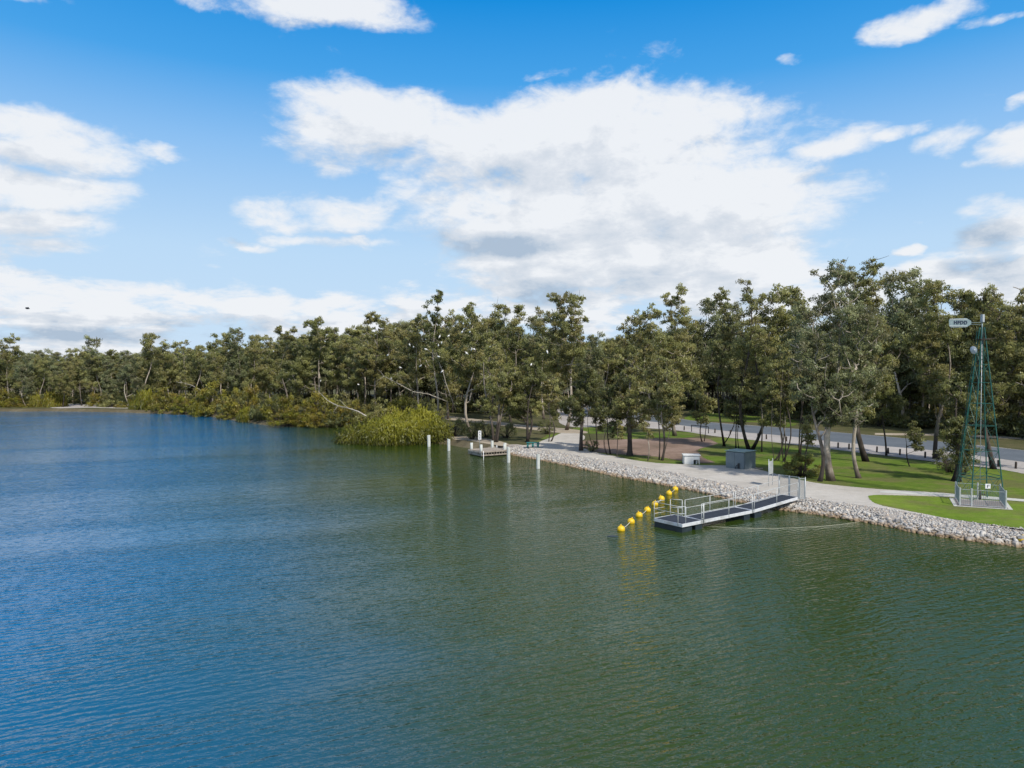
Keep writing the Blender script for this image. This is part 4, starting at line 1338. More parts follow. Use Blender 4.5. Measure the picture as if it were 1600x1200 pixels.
HERO = [
    # px, base y, top y, half width px, crown base, label, extra
    (1299, 751, 398, 92, 0.3, "tallest gum tree with thick pale forked trunk standing at the gravel edge", dict(tr=0.46, bark='bark_pale', ncl=250, cr=1.0, nl=170, lf='leaf_blue', fork=0.33, lean=0.12, lobes=8, bare=0.1, spires=4)),
    (1280, 752, 548, 54, 0.4, "small grey-stemmed gum leaning against the tallest tree's trunk", dict(tr=0.27, bark='bark_grey', ncl=95, cr=0.85, nl=170, lf='leaf_blue', fork=0.3, stems=1, lean=-0.25)),
    (1343, 747, 540, 34, 0.42, "straight pale-barked gum tree alone on the lawn right of the twin trunk", dict(tr=0.3, bark='bark_pale', ncl=75, cr=0.85, nl=170, fork=0.45, lean=-0.15)),
    (1354, 721, 402, 72, 0.3, "very tall gum with a straight dark trunk on the lawn before the road", dict(tr=0.42, bark='bark_dark', ncl=160, cr=1.15, nl=170, fork=0.28, lean=0.2, lobes=8, spires=3)),
    (1423, 729, 655, 24, 0.35, "little round-crowned tree with a thin leaning stem on the lawn", dict(tr=0.1, bark='bark_dark', ncl=26, cr=0.6, nl=200, lf='leaf_dark', fork=0.3, lean=-0.5, lobes=3, spires=0)),
    (1461, 717, 432, 58, 0.28, "tall gum with twisted pale limbs left of the windmill", dict(tr=0.33, bark='bark_grey', ncl=130, cr=1.15, nl=170, fork=0.28, lobes=7, lean=0.1)),
    (1493, 752, 588, 44, 0.12, "massive dark low-branching tree half hidden by the windmill's left leg", dict(tr=0.5, bark='bark_dark', ncl=95, cr=0.85, nl=190, lf='leaf_dark', fork=0.15, lobes=6)),
    (1553, 733, 442, 56, 0.33, "tall leaning gum rising behind the windmill's right leg", dict(tr=0.34, bark='bark_dark', ncl=120, cr=1.1, nl=170, fork=0.3, lean=-0.3, lobes=7)),
    (1622, 735, 450, 62, 0.25, "tall gum cut off by the right edge of the picture", dict(tr=0.36, bark='bark_grey', ncl=120, cr=1.1, nl=170, fork=0.28, lobes=7)),
    (1170, 703, 430, 46, 0.34, "tall airy gum with two close dark trunks behind the steel cabinet", dict(tr=0.3, bark='bark_dark', ncl=90, cr=1.1, nl=150, fork=0.4, stems=2, lobes=7, spires=4, bare=0.1)),
    (1129, 697, 446, 36, 0.36, "slender dark-stemmed gum left of the steel cabinet", dict(tr=0.2, bark='bark_dark', ncl=70, cr=1.1, nl=150, fork=0.4, stems=2, lobes=6, spires=3)),
    (1212, 720, 560, 34, 0.4, "thin grey multi-stemmed tree just behind the notice sign", dict(tr=0.13, bark='bark_grey', ncl=52, cr=0.85, nl=170, lf='leaf_dark', fork=0.35, stems=3)),
    (1226, 722, 520, 36, 0.42, "cluster of three thin dark stems right of the notice sign", dict(tr=0.12, bark='bark_dark', ncl=55, cr=0.9, nl=170, fork=0.4, stems=3)),
    (1246, 712, 470, 40, 0.42, "crooked thin black-stemmed tree behind the yellow bush", dict(tr=0.14, bark='bark_dark', ncl=60, cr=1.0, nl=170, lf='leaf_blue', fork=0.4, stems=2)),
    (1262, 742, 640, 20, 0.5, "slim brown sapling stem growing through the yellow bush", dict(tr=0.12, bark='bark_grey', ncl=24, cr=0.7, nl=180, fork=0.5, lobes=3, spires=0)),
    (1055, 681, 443, 58, 0.3, "tall wide gum standing between the dirt patch and the road verge", dict(tr=0.4, bark='bark_pale', ncl=140, cr=1.3, nl=160, fork=0.3, lobes=8, spires=3)),
    (984, 712, 545, 52, 0.3, "thick rough-trunked gum at the edge of the gravel left of the white box", dict(tr=0.46, bark='bark_grey', ncl=95, cr=1.0, nl=180, fork=0.36, lobes=6)),
    (1031, 719, 555, 54, 0.28, "bushy multi-stemmed gum nearest the white box", dict(tr=0.19, bark='bark_grey', ncl=100, cr=0.95, nl=180, fork=0.25, stems=3, lobes=6)),
    (950, 710, 600, 34, 0.3, "thin tangled sapling group left of the thick rough trunk", dict(tr=0.13, bark='bark_dark', ncl=48, cr=0.8, nl=170, lf='leaf_dark', fork=0.25, stems=3)),
    (964, 714, 650, 12, 0.5, "very thin bare-looking sapling beside the thick rough trunk", dict(tr=0.08, bark='bark_grey', ncl=14, cr=0.5, nl=160, fork=0.5, lobes=3, spires=0)),
    (1011, 720, 640, 15, 0.45, "thin pale sapling between the thick trunk and the bushy multi-stemmed gum", dict(tr=0.09, bark='bark_pale', ncl=18, cr=0.6, nl=160, fork=0.4, lobes=3, spires=0)),
    (1098, 690, 590, 26, 0.35, "slim dark tree by the right end of the black barrier rail", dict(tr=0.13, bark='bark_dark', ncl=40, cr=0.85, nl=170, fork=0.35, stems=2, lobes=5)),
    (1150, 701, 585, 24, 0.35, "slim forked sapling rising above the left of the steel cabinet", dict(tr=0.12, bark='bark_dark', ncl=36, cr=0.8, nl=170, lf='leaf_dark', fork=0.4, stems=2, lobes=4)),
    (1192, 706, 575, 26, 0.33, "slim grey tree right above the steel cabinet's right side", dict(tr=0.13, bark='bark_grey', ncl=38, cr=0.85, nl=170, fork=0.4, stems=2, lobes=5)),
    (1385, 712, 560, 30, 0.4, "dark drooping tree between the dark straight trunk and the little round tree", dict(tr=0.16, bark='bark_dark', ncl=55, cr=0.9, nl=180, lf='leaf_dark', fork=0.35, stems=1, lobes=5)),
    (1520, 722, 560, 34, 0.35, "dark tree behind the windmill's centre", dict(tr=0.18, bark='bark_dark', ncl=60, cr=0.95, nl=180, lf='leaf_dark', fork=0.35, stems=2, lobes=5)),
    (930, 700, 600, 26, 0.3, "small dark tree between the track fork and the thick rough trunk", dict(tr=0.14, bark='bark_dark', ncl=44, cr=0.85, nl=180, lf='leaf_dark', fork=0.3, stems=2, lobes=5)),
    (858, 690, 585, 30, 0.25, "small leafy tree on the grass left of the track fork", dict(tr=0.14, bark='bark_grey', ncl=44, cr=0.9, nl=180, fork=0.3, stems=2, lobes=5)),
    (908, 704, 560, 40, 0.26, "dense dark-crowned gum at the fork of the gravel track", dict(tr=0.36, bark='bark_grey', ncl=85, cr=0.95, nl=200, lf='leaf_dark', fork=0.3, lobes=6)),
    (885, 672, 448, 62, 0.42, "tall gum with high spreading limbs and a pale bent trunk above the gravel track", dict(tr=0.38, bark='bark_pale', ncl=125, cr=1.4, nl=160, fork=0.42, lean=0.25, lobes=8, spires=3)),
    (822, 691, 556, 46, 0.24, "dark spreading tree right behind the teal bench", dict(tr=0.3, bark='bark_dark', ncl=85, cr=1.05, nl=180, lf='leaf_dark', fork=0.25, stems=2, lobes=6)),
    (773, 691, 530, 50, 0.3, "gum with slanting pale side stems right behind the timber platform", dict(tr=0.3, bark='bark_grey', ncl=85, cr=1.05, nl=180, fork=0.25, stems=3, lobes=6)),
    (800, 668, 468, 56, 0.3, "tall green-topped gum behind the timber platform", dict(tr=0.34, bark='bark_grey', ncl=115, cr=1.4, nl=160, fork=0.3, lobes=7)),
    (735, 676, 468, 58, 0.3, "broad bright-topped gum behind the shore sign", dict(tr=0.33, bark='bark_pale', ncl=120, cr=1.35, nl=170, fork=0.3, lobes=7)),
    (682, 668, 444, 26, 0.3, "tallest slim dark gum above the big weeping bush", dict(tr=0.28, bark='bark_pale', ncl=80, cr=1.15, nl=130, fork=0.4, lobes=7, topw=1.0, lf='leaf_dark', bare=0.12)),
    (652, 662, 486, 52, 0.28, "wide gum with many bleached dead limbs behind the weeping bush", dict(tr=0.3, bark='bark_pale', ncl=100, cr=1.4, nl=160, fork=0.28, lobes=7, bare=0.2)),
    (590, 655, 486, 50, 0.3, "gum with two flat-topped foliage heads left of the dead-limbed one", dict(tr=0.3, bark='bark_grey', ncl=100, cr=1.4, nl=170, fork=0.3, lobes=7)),
    (545, 650, 502, 44, 0.3, "gum with a rounded brown-tinged crown behind the leaning dead branch", dict(tr=0.3, bark='bark_grey', ncl=90, cr=1.45, nl=170, fork=0.3, lobes=6)),
    (493, 648, 488, 56, 0.3, "broad leafy gum with a white forked trunk above the shore bushes", dict(tr=0.34, bark='bark_pale', ncl=115, cr=1.5, nl=170, fork=0.28, lobes=7, lean=0.2)),
    (445, 645, 505, 40, 0.3, "rounded gum at the left shoulder of the tall tree group", dict(tr=0.3, bark='bark_grey', ncl=80, cr=1.5, nl=170, fork=0.3, lobes=6)),
]
for i, (px, py, yt, hw, zb, label, kw) in enumerate(HERO):
    H, R = dims(px, py, yt, hw)
    kw['nl'] = kw['nl'] * 1.55; kw['ncl'] = int(kw['ncl'] * 1.22); kw['cr'] *= 0.87; kw['bare'] = kw.get('bare', 0.06) + 0.06
    if zb >= 0.3 and i not in (1, 2): zb -= 0.08
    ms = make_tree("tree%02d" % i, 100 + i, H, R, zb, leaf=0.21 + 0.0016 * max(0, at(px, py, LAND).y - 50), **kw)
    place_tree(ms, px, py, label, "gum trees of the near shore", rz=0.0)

# shared variants for the rows behind
VAR = []
specs = [dict(R=4.6, ncl=95, cr=1.35, lf='leaf', bark='bark_pale', lobes=6), dict(R=3.8, ncl=80, cr=1.3, lf='leaf_blue', bark='bark_grey', lobes=6, spires=3), dict(R=5.2, ncl=105, cr=1.4, lf='leaf', bark='bark_grey', lobes=7),
         dict(R=3.2, ncl=50, cr=1.2, lf='leaf', bark='bark_pale', lobes=6, topw=0.9, spires=3), dict(R=4.4, ncl=90, cr=1.3, lf='leaf_dark', bark='bark_dark', lobes=6), dict(R=5.0, ncl=95, cr=1.45, lf='leaf_blue', bark='bark_pale', lobes=7, bare=0.15),
         dict(R=3.6, ncl=48, cr=1.4, lf='leaf', bark='bark_pale', lobes=5, zb=0.55, spires=3, topw=1.0)]
for i, s in enumerate(specs):
    s = dict(s); R = s.pop('R'); zb = s.pop('zb', 0.16)
    VAR.append(make_tree("wood%d" % i, 300 + i, 16.0, R, zb, leaf=0.36, nl=135, tr=0.24, fork=0.24, sides=5, **s))

rt = np.random.default_rng(77)


def row(tab, group, labels, hgt=None):
    """tab: (px, base y, top y) -> one copy of a variant each"""
    for k, (px, py, yt) in enumerate(tab):
        H, _ = dims(px, py, yt, 10)
        v = int(rt.integers(0, len(VAR)))
        if yt < 0: v = 6
        s = H / 16.0
        w = s * rt.uniform(0.85, 1.1)
        place_tree(VAR[v], px, py, labels[k] if isinstance(labels, list) else labels, group, sc=(w, w, s))


leftrow = [(15, 634, 518), (42, 636, 552), (70, 635, 560), (98, 636, 556), (128, 634, 540), (145, 630, 525), (172, 636, 560), (205, 637, 552), (238, 634, 518), (262, 633, 528), (288, 637, 530), (315, 637, 538), (332, 640, 545),
           (352, 634, 518), (372, 635, 510), (398, 641, 530), (420, 640, 522), (-20, 635, 545)]
lab = ["tree with isolated dark leaf tufts at the far left of the skyline", "low rounded tree second from the left end of the far shore", "olive tree left of the forked white trunk on the far shore", "far shore tree with a forked white trunk beside a weeping bush",
       "far shore tree directly behind the small white sign post", "tree whose flat dark top stands above the left skyline", "even-topped tree right of the white sign post on the far shore", "far shore tree behind the pale beach's right end",
       "first of the two tall sparse trees rising over the left skyline", "second of the two tall sparse trees rising over the left skyline", "grey green tree just right of the two tall sparse ones", "tree above the brightest yellow shore bush",
       "tree with pale upright stems behind the big olive shore bush", "tall thin-topped tree left of the dense round one in the left skyline", "dense round-headed tree standing out of the left skyline", "tree at the bend of the bushy shore",
       "dark tree stepping up towards the tall middle group", "low tree touching the left edge of the picture"]
row(leftrow, "gum trees along the far left shore", lab)
midrow = [(568, 640, 505), (610, 645, 498), (632, 643, 500), (700, 655, 480), (765, 655, 478), (780, 650, 490), (850, 655, 480), (835, 645, 490), (925, 652, 520), (950, 650, 530), (990, 648, 480), (1015, 655, 470), (1085, 650, 500)]
row(midrow, "gum trees filling the second row behind the shore", "gum tree of the second row, only its upper crown showing between nearer trees")
rightrow = [(1105, 655, 462), (1140, 655, 470), (1205, 668, 440), (1228, 663, 445), (1262, 672, 480), (1300, 668, 455), (1335, 672, 450), (1385, 676, 425), (1412, 680, 418), (1440, 678, 440), (1490, 686, 450), (1515, 690, 445), (1545, 688, 452), (1585, 692, 452), (1610, 695, 440), (1640, 698, 440), (1680, 705, 440)]
rightrow = [(a, b - 12, c) for a, b, c in rightrow]
row(rightrow, "gum trees on the far side of the road", "gum tree on the far side of the road, its crown merging with its neighbours")

# the wood behind: one mass of instanced trees
def front_D(px):
    xs = [-400, 0, 430, 560, 700, 860, 930, 1060, 1220, 1400, 1600, 1900]
    ys = [632, 631, 634, 640, 647, 645, 626, 640, 652, 668, 684, 700]
    y = np.interp(px, xs, ys)
    return (CAMH - LAND) * F / (y - YH)


pts = []
grid = {}
tries = 0
while tries < 9000 and len(pts) < 1100:
    tries += 1
    px = rt.uniform(-450, 2050)
    f0 = front_D(px)
    D = f0 + 4 + (rt.random() ** 1.2) * 95
    x = (px - CX) / F * D
    key = (int(x // 4), int(D // 4))
    bad = False
    for a in (-1, 0, 1):
        for b in (-1, 0, 1):
            for (qx, qy) in grid.get((key[0] + a, key[1] + b), []):
                if (qx - x) ** 2 + (qy - D) ** 2 < 4.3 ** 2: bad = True
    if bad: continue
    grid.setdefault(key, []).append((x, D))
    # height follows the skyline of the photograph's wood
    H = np.interp(px, [-400, 100, 300, 450, 600, 900, 1200, 1600, 2000], [15, 15, 16.5, 19, 21, 19.5, 19.5, 19, 19]) * rt.uniform(0.78, 1.06)
    pts.append((x, D, LAND - 0.05, rt.integers(0, len(VAR)), rt.uniform(0, 6.28), H / 16.0))
pts = np.array(pts)


def instancer(name, pts, srcs, label, cat):
    me = bpy.data.meshes.new(name)
    me.vertices.add(len(pts)); me.vertices.foreach_set("co", pts[:, :3].astype(np.float32).reshape(-1))
    a = me.attributes.new("pick", 'INT', 'POINT'); a.data.foreach_set("value", pts[:, 3].astype(np.int32))
    rot = np.zeros((len(pts), 3), np.float32); rot[:, 2] = pts[:, 4]
    a = me.attributes.new("rot", 'FLOAT_VECTOR', 'POINT'); a.data.foreach_set("vector", rot.reshape(-1))
    scl = np.stack([pts[:, 5] * rt.uniform(0.85, 1.15, len(pts)), pts[:, 5] * rt.uniform(0.85, 1.15, len(pts)), pts[:, 5]], 1).astype(np.float32)
    a = me.attributes.new("scl", 'FLOAT_VECTOR', 'POINT'); a.data.foreach_set("vector", scl.reshape(-1))
    me.update()
    o = link_mesh(name, me)
    ng = bpy.data.node_groups.new(name + "_nodes", 'GeometryNodeTree')
    ng.interface.new_socket("Geometry", in_out='INPUT', socket_type='NodeSocketGeometry')
    ng.interface.new_socket("Geometry", in_out='OUTPUT', socket_type='NodeSocketGeometry')
    N, L = ng.nodes, ng.links
    gi = N.new('NodeGroupInput'); go = N.new('NodeGroupOutput')
    join = N.new('GeometryNodeJoinGeometry')
    for s in reversed(srcs):
        oi = N.new('GeometryNodeObjectInfo'); oi.inputs['Object'].default_value = s
        g2 = N.new('GeometryNodeGeometryToInstance'); L.new(oi.outputs['Geometry'], g2.inputs[0]); L.new(g2.outputs[0], join.inputs[0])
    iop = N.new('GeometryNodeInstanceOnPoints'); iop.inputs['Pick Instance'].default_value = True
    L.new(gi.outputs[0], iop.inputs['Points']); L.new(join.outputs[0], iop.inputs['Instance'])
    for nm, typ, sock in (("pick", 'INT', 'Instance Index'), ("scl", 'FLOAT_VECTOR', 'Scale')):
        na = N.new('GeometryNodeInputNamedAttribute'); na.data_type = typ; na.inputs['Name'].default_value = nm
        L.new(na.outputs['Attribute'], iop.inputs[sock])
    na = N.new('GeometryNodeInputNamedAttribute'); na.data_type = 'FLOAT_VECTOR'; na.inputs['Name'].default_value = "rot"
    e2r = N.new('FunctionNodeEulerToRotation'); L.new(na.outputs['Attribute'], e2r.inputs[0]); L.new(e2r.outputs[0], iop.inputs['Rotation'])
    L.new(iop.outputs[0], go.inputs[0])
    md = o.modifiers.new("scatter", 'NODES'); md.node_group = ng
    return tag(o, label, cat, kind='stuff')


def joined(name, ms):
    """one unlinked source object holding trunk and crown for the instanced wood"""
    tm, cm = ms
    nv1, nv2 = len(tm.vertices), len(cm.vertices)
    co = np.empty((nv1 + nv2) * 3, np.float32)
    a = np.empty(nv1 * 3, np.float32); tm.vertices.foreach_get("co", a); co[:nv1 * 3] = a
    b = np.empty(nv2 * 3, np.float32); cm.vertices.foreach_get("co", b); co[nv1 * 3:] = b
    l1 = np.empty(len(tm.loops), np.int32); tm.loops.foreach_get("vertex_index", l1)
    l2 = np.empty(len(cm.loops), np.int32); cm.loops.foreach_get("vertex_index", l2)
    s1 = np.empty(len(tm.polygons), np.int32); tm.polygons.foreach_get("loop_start", s1)
    t1 = np.empty(len(tm.polygons), np.int32); tm.polygons.foreach_get("loop_total", t1)
    s2 = np.empty(len(cm.polygons), np.int32); cm.polygons.foreach_get("loop_start", s2)
    t2 = np.empty(len(cm.polygons), np.int32); cm.polygons.foreach_get("loop_total", t2)
    me = bpy.data.meshes.new(name)
    me.vertices.add(nv1 + nv2); me.vertices.foreach_set("co", co)
    me.loops.add(len(l1) + len(l2)); me.loops.foreach_set("vertex_index", np.concatenate([l1, l2 + nv1]))
    me.polygons.add(len(s1) + len(s2)); me.polygons.foreach_set("loop_start", np.concatenate([s1, s2 + len(l1)]))
    me.polygons.foreach_set("loop_total", np.concatenate([t1, t2]))
    me.materials.append(tm.materials[0]); me.materials.append(cm.materials[0])
    me.polygons.foreach_set("material_index", np.concatenate([np.zeros(len(s1), np.int32), np.ones(len(s2), np.int32)]))
    for nm in ("tint", "warm"):
        v = np.zeros(nv2, np.float32); cm.attributes[nm].data.foreach_get("value", v)
        at_ = me.attributes.new(nm, 'FLOAT', 'POINT'); at_.data.foreach_set("value", np.concatenate([np.zeros(nv1, np.float32), v]))
    v = np.zeros(nv2 * 3, np.float32); cm.attributes["cn"].data.foreach_get("vector", v)
    at_ = me.attributes.new("cn", 'FLOAT_VECTOR', 'POINT'); at_.data.foreach_set("vector", np.concatenate([np.zeros(nv1 * 3, np.float32), v]))
    me.update(calc_edges=True)
    return bpy.data.objects.new(name, me)


srcs = [joined("wood_source", ms) for ms in VAR]
instancer("woodland", pts, srcs, "mass of distant gum woodland closing the view behind the nearer trees", "woodland")

# understorey: low scrub in the wood
scrub_src = []
for k in range(3):
    ms = make_bush("scrub%d" % k, 500 + k, 1.8, 2.0, 16, 0.34, 60, 'leaf_dark' if k else 'leaf', 0.7)
    scrub_src.append(joined("scrub_source", ms))
sp_ = []
for k in range(900):
    px = rt.uniform(-400, 1950)
    D = front_D(px) + rt.uniform(-1, 28)
    sp_.append(((px - CX) / F * D, D, LAND - 0.05, rt.integers(0, 3), rt.uniform(0, 6.28), rt.uniform(0.7, 2.0)))
instancer("undergrowth", np.array(sp_), scrub_src, "dark scrubby undergrowth at the foot of the woodland", "undergrowth")

# ------------------------------------------------------------------ weeping bushes along the shore
def weep_place(ms, px, py, sc, label, rz=None, group="weeping bushes along the waterline"):
    q = at(px, py, 0.0)
    r = empty("weeping_bush", q, random.uniform(0, 6.28) if rz is None else rz, label, "bush", group)
    r.scale = sc
    kid(r, "stems", ms[0]); kid(r, "crown", ms[1])
    return r


def weep_dims(px, py, yt, hw):
    q = at(px, py, 0)
    return hw / F * q.y, (YH - yt) / F * q.y + CAMH


big = make_weeping("big_weeping", 47, 7.3, 4.4, 5.6, 8500, 0.36, 17, tail=True)
weep_place(big, 618, 692, (1.28, 1, 0.96), "huge yellow green weeping bush spilling over the water in front of the tall gums", 0.0, None)
lowb = make_weeping("side_weeping", 42, 2.6, 2.2, 2.2, 1500, 0.34, 6)
weep_place(lowb, 556, 691, (1.0, 1, 0.85), "low weeping clump at the left foot of the huge weeping bush", 0.4)
wv = [make_weeping("weep%d" % k, 430 + k, 4.5, 3.8, 4.6, 1500, 0.62, 8) for k in range(3)]
sv = [make_bush("shoreshrub%d" % k, 460 + k, 4.0, 4.0, 40, 0.3, 150, ['leaf_olive', 'leaf_olive', 'leaf', 'leaf_dark', 'leaf_yel'][k], 0.95) for k in range(5)]
# variant 0-2 weeping, 3-7 shrubs
wl = [(0, 641, 604, 24, 3, "shrub at the left edge of the far shore"), (28, 641, 618, 20, 7, "yellowish shrub second from the left edge"), (50, 641, 622, 20, 4, "flat low shrub left of the pale beach"), (75, 641, 604, 24, 1, "rounded orange green bush beside the forked white trunk"),
      (155, 640, 612, 20, 3, "hanging bush over the pale beach"), (178, 641, 606, 22, 5, "dark hanging bush at the right end of the pale beach"), (198, 642, 624, 16, 4, "small low shrub right of the pale beach"), (228, 645, 606, 24, 0, "brightest yellow weeping bush of the far shore"),
      (250, 646, 615, 22, 3, "orange brown shrub touching the brightest yellow bush"), (265, 647, 603, 28, 4, "olive bush right of the brightest yellow one"), (290, 649, 614, 22, 7, "brownish low bush in front of the olive ones"), (320, 651, 600, 28, 3, "wide olive shrub left of the largest one"),
      (345, 652, 592, 36, 4, "largest olive bush of the far shore"), (368, 655, 606, 26, 5, "dull green bush right of the largest olive one"),
      (385, 656, 596, 34, 3, "tall yellow olive bush at the shore bend"), (318, 652, 632, 18, 7, "low tuft at the water left of the shore bend"), (392, 660, 634, 26, 0, "low spreading bush touching the water at the shore bend"), (360, 657, 636, 22, 4, "low brown shrub hugging the water at the bend"),
      (415, 662, 610, 28, 6, "dark shrub just past the shore bend"), (440, 664, 612, 34, 3, "dark olive bush between the shore bend and the cove"), (452, 668, 640, 32, 7, "wide low yellow bush touching the water left of the cove"), (478, 667, 622, 28, 4, "rounded mid height shrub left of the cove"),
      (505, 666, 606, 36, 3, "tall brown-tinged bush beside the cove"), (497, 669, 643, 26, 4, "low tawny shrub at the water beside the cove"),
      (540, 664, 608, 30, 5, "pale green bush under the leaning dead branch"), (525, 669, 641, 24, 6, "dark low bush at the cove's edge"), (560, 668, 622, 26, 4, "olive shrub deep in the cove"), (585, 668, 618, 34, 5, "tawny bush behind the huge weeping one"),
      (625, 668, 612, 34, 3, "orange brown bush between the weeping bush and the dead limbs"), (665, 672, 618, 30, 5, "grey green bush above the right end of the huge weeping bush")]
for (px, py, yt, hw, v, lb) in wl:
    rx, h = weep_dims(px, py, yt, hw)
    if v < 3: weep_place(wv[v], px, py - 1.5, (rx / 4.5 * 1.15, rx / 4.5, h / 4.6), lb)
    else:
        q = at(px, py - 1.5, 0.0)
        r = empty("shore_shrub", q, random.uniform(0, 6.28), lb, "bush", "weeping bushes along the waterline")
        r.scale = (rx / 4.0 * 1.25, rx / 4.0 * 1.1, h / 4.2)
        kid(r, "stems", sv[v - 3][0]); kid(r, "leaves", sv[v - 3][1])

# understorey bushes near
b1 = make_bush("bright_bush", 61, 1.7, 2.1, 60, 0.15, 620, 'leaf_bush', 0.4)
place_tree(b1, 1253, 744, "round yellow green bush at the foot of the tallest gum by the jetty gate", name="bush", cat="bush", bits=("stems", "leaves"))
b2 = make_bush("dark_bush", 62, 1.4, 2.2, 22, 0.17, 240, 'leaf_dark', 0.5)
for (px, py, s, lb) in ((738, 686, 1.4, "dark green bush left behind the shore sign"), (790, 684, 1.2, "dark green bush between the bench and the timber platform"), (708, 682, 1.5, "dark bush at the right end of the huge weeping bush"),
                        (760, 683, 1.3, "dark bush beneath the slanting stems behind the platform"), (855, 678, 1.2, "dark bush left of the gravel track"), (1483, 738, 1.3, "dark bush at the foot of the massive low-branching tree"),
                        (1505, 742, 1.0, "small dark bush right of the massive tree's trunk"), (925, 706, 0.8, "sparse low bush at the gravel edge by the dense dark gum")):
    place_tree(b2, px, py, lb, "dark bushes among the shore trees", sc=(s, s, s), name="bush", cat="bush", bits=("stems", "leaves"))

# ------------------------------------------------------------------ dead branches
def dead(name, pts, r0, label, seed, twigs=5):
    rg = np.random.default_rng(seed)
    mb = MB(); P = [Vector(p) for p in pts]
    n = len(P)
    r0 *= 0.6
    mb.tube(P, [r0 * (1 - 0.75 * i / (n - 1)) for i in range(n)], 7)
    for k in range(twigs):
        i = rg.integers(1, n)
        a = P[i]
        d = (P[i] - P[i - 1]).normalized() + Vector(rg.normal(size=3)) * 0.5
        d.normalize()
        L = rg.uniform(0.8, 2.2)
        mb.tube([a, a + d * L * 0.5 + Vector(rg.normal(size=3)) * 0.1, a + d * L], [r0 * 0.35, r0 * 0.22, r0 * 0.08], 5)
    return tag(mb.build(name, M['deadwood']), label, "branch", "bleached dead branches by the water")


Dd = 106
dead("dead_branch", [at_depth(572, 650, 103), at_depth(560, 643, 104), at_depth(545, 638, 105), at_depth(528, 634, 106), at_depth(512, 626, 107), at_depth(498, 612, 108)], 0.16, "long bleached branch leaning down over the left of the huge weeping bush", 1)
dead("dead_branch", [at_depth(700, 628, 108), at_depth(670, 616, 106), at_depth(645, 612, 105), at_depth(620, 598, 104), at_depth(600, 588, 104)], 0.13, "bleached fallen branch reaching left above the huge weeping bush", 2, 8)
dead("dead_branch", [at_depth(712, 640, 108), at_depth(697, 600, 107), at_depth(692, 580, 106), at_depth(684, 562, 106)], 0.14, "upright bleached forked branch over the right end of the weeping bush", 3, 7)
dead("dead_branch", [at_depth(325, 625, 160), at_depth(318, 612, 160), at_depth(300, 602, 159), at_depth(285, 598, 159)], 0.16, "grey dead branch on the far shore beside the largest olive bush", 4)

# ------------------------------------------------------------------ birds
bw_ = MB()
bw_.ball((0, 0, 0.02), 0.16, 12, 8, (1.25, 0.8, 0.95)); bw_.ball((0.2, 0, 0.15), 0.085, 10, 6)
bw_.tube([(-0.12, 0, 0.0), (-0.38, 0, -0.1)], [0.07, 0.03], 6); bw_.tube([(0.27, 0, 0.15), (0.33, 0, 0.13)], [0.025, 0.005], 5)
bird_me = bw_.mesh("perched_bird", M['bird'])
birds = [(427.5, 549, 150), (457, 576, 150), (501, 595, 148), (606, 555, 122), (625.5, 574.5, 120), (611, 592, 118), (640, 539, 112), (646, 542.5, 112), (665.5, 546, 106), (685, 540, 104), (690, 536, 104), (685.5, 557.5, 104), (691, 580.5, 104),
         (701, 525, 100), (687, 526, 104), (734, 519, 96), (737, 546, 96), (741, 546, 96), (729, 552, 96), (765, 543, 96), (560, 601, 128), (657, 572, 108), (722, 519, 96), (830, 570, 86), (855, 550, 86)]
for (x, y, D) in birds:
    o = link_mesh("white_bird", bird_me)
    o.location = at_depth(x, y, D); o.rotation_euler = (0, random.uniform(-0.7, 0.2), random.uniform(0, 6.28)); o.scale = (0.8, 0.8, 0.8)
    tag(o, "small white bird perched high in the gum trees of the middle shore", "bird", "white birds perched in the gums")
mb = MB(); mb.ball((0, 0, 0), 0.12, 10, 8, (2.2, 0.8, 0.8))
for s in (-1, 1): mb.add([(0.12, 0.05 * s, 0.02), (-0.12, 0.05 * s, 0.02), (-0.15, 0.65 * s, 0.16), (0.05, 0.62 * s, 0.18)], [(0, 1, 2, 3)])
o = mb.build("flying_bird", M['darkbird']); o.location = at_depth(43, 482, 95); o.rotation_euler = (0.1, 0, 0.4)
tag(o, "dark bird flying alone against the clouds at the left", "bird")

# ------------------------------------------------------------------ world: sky with clouds, and sun
SUN_EL, SUN_AZ = math.radians(46), math.radians(147)       # azimuth clockwise from +Y
W = bpy.data.worlds.new("World")
SC.world = W
W.use_nodes = True
W.node_tree.nodes.clear()


def px2uv(x, y):
    d = ray(x, y)
    return math.atan2(d.x, d.y), d.z / math.hypot(d.x, d.y)


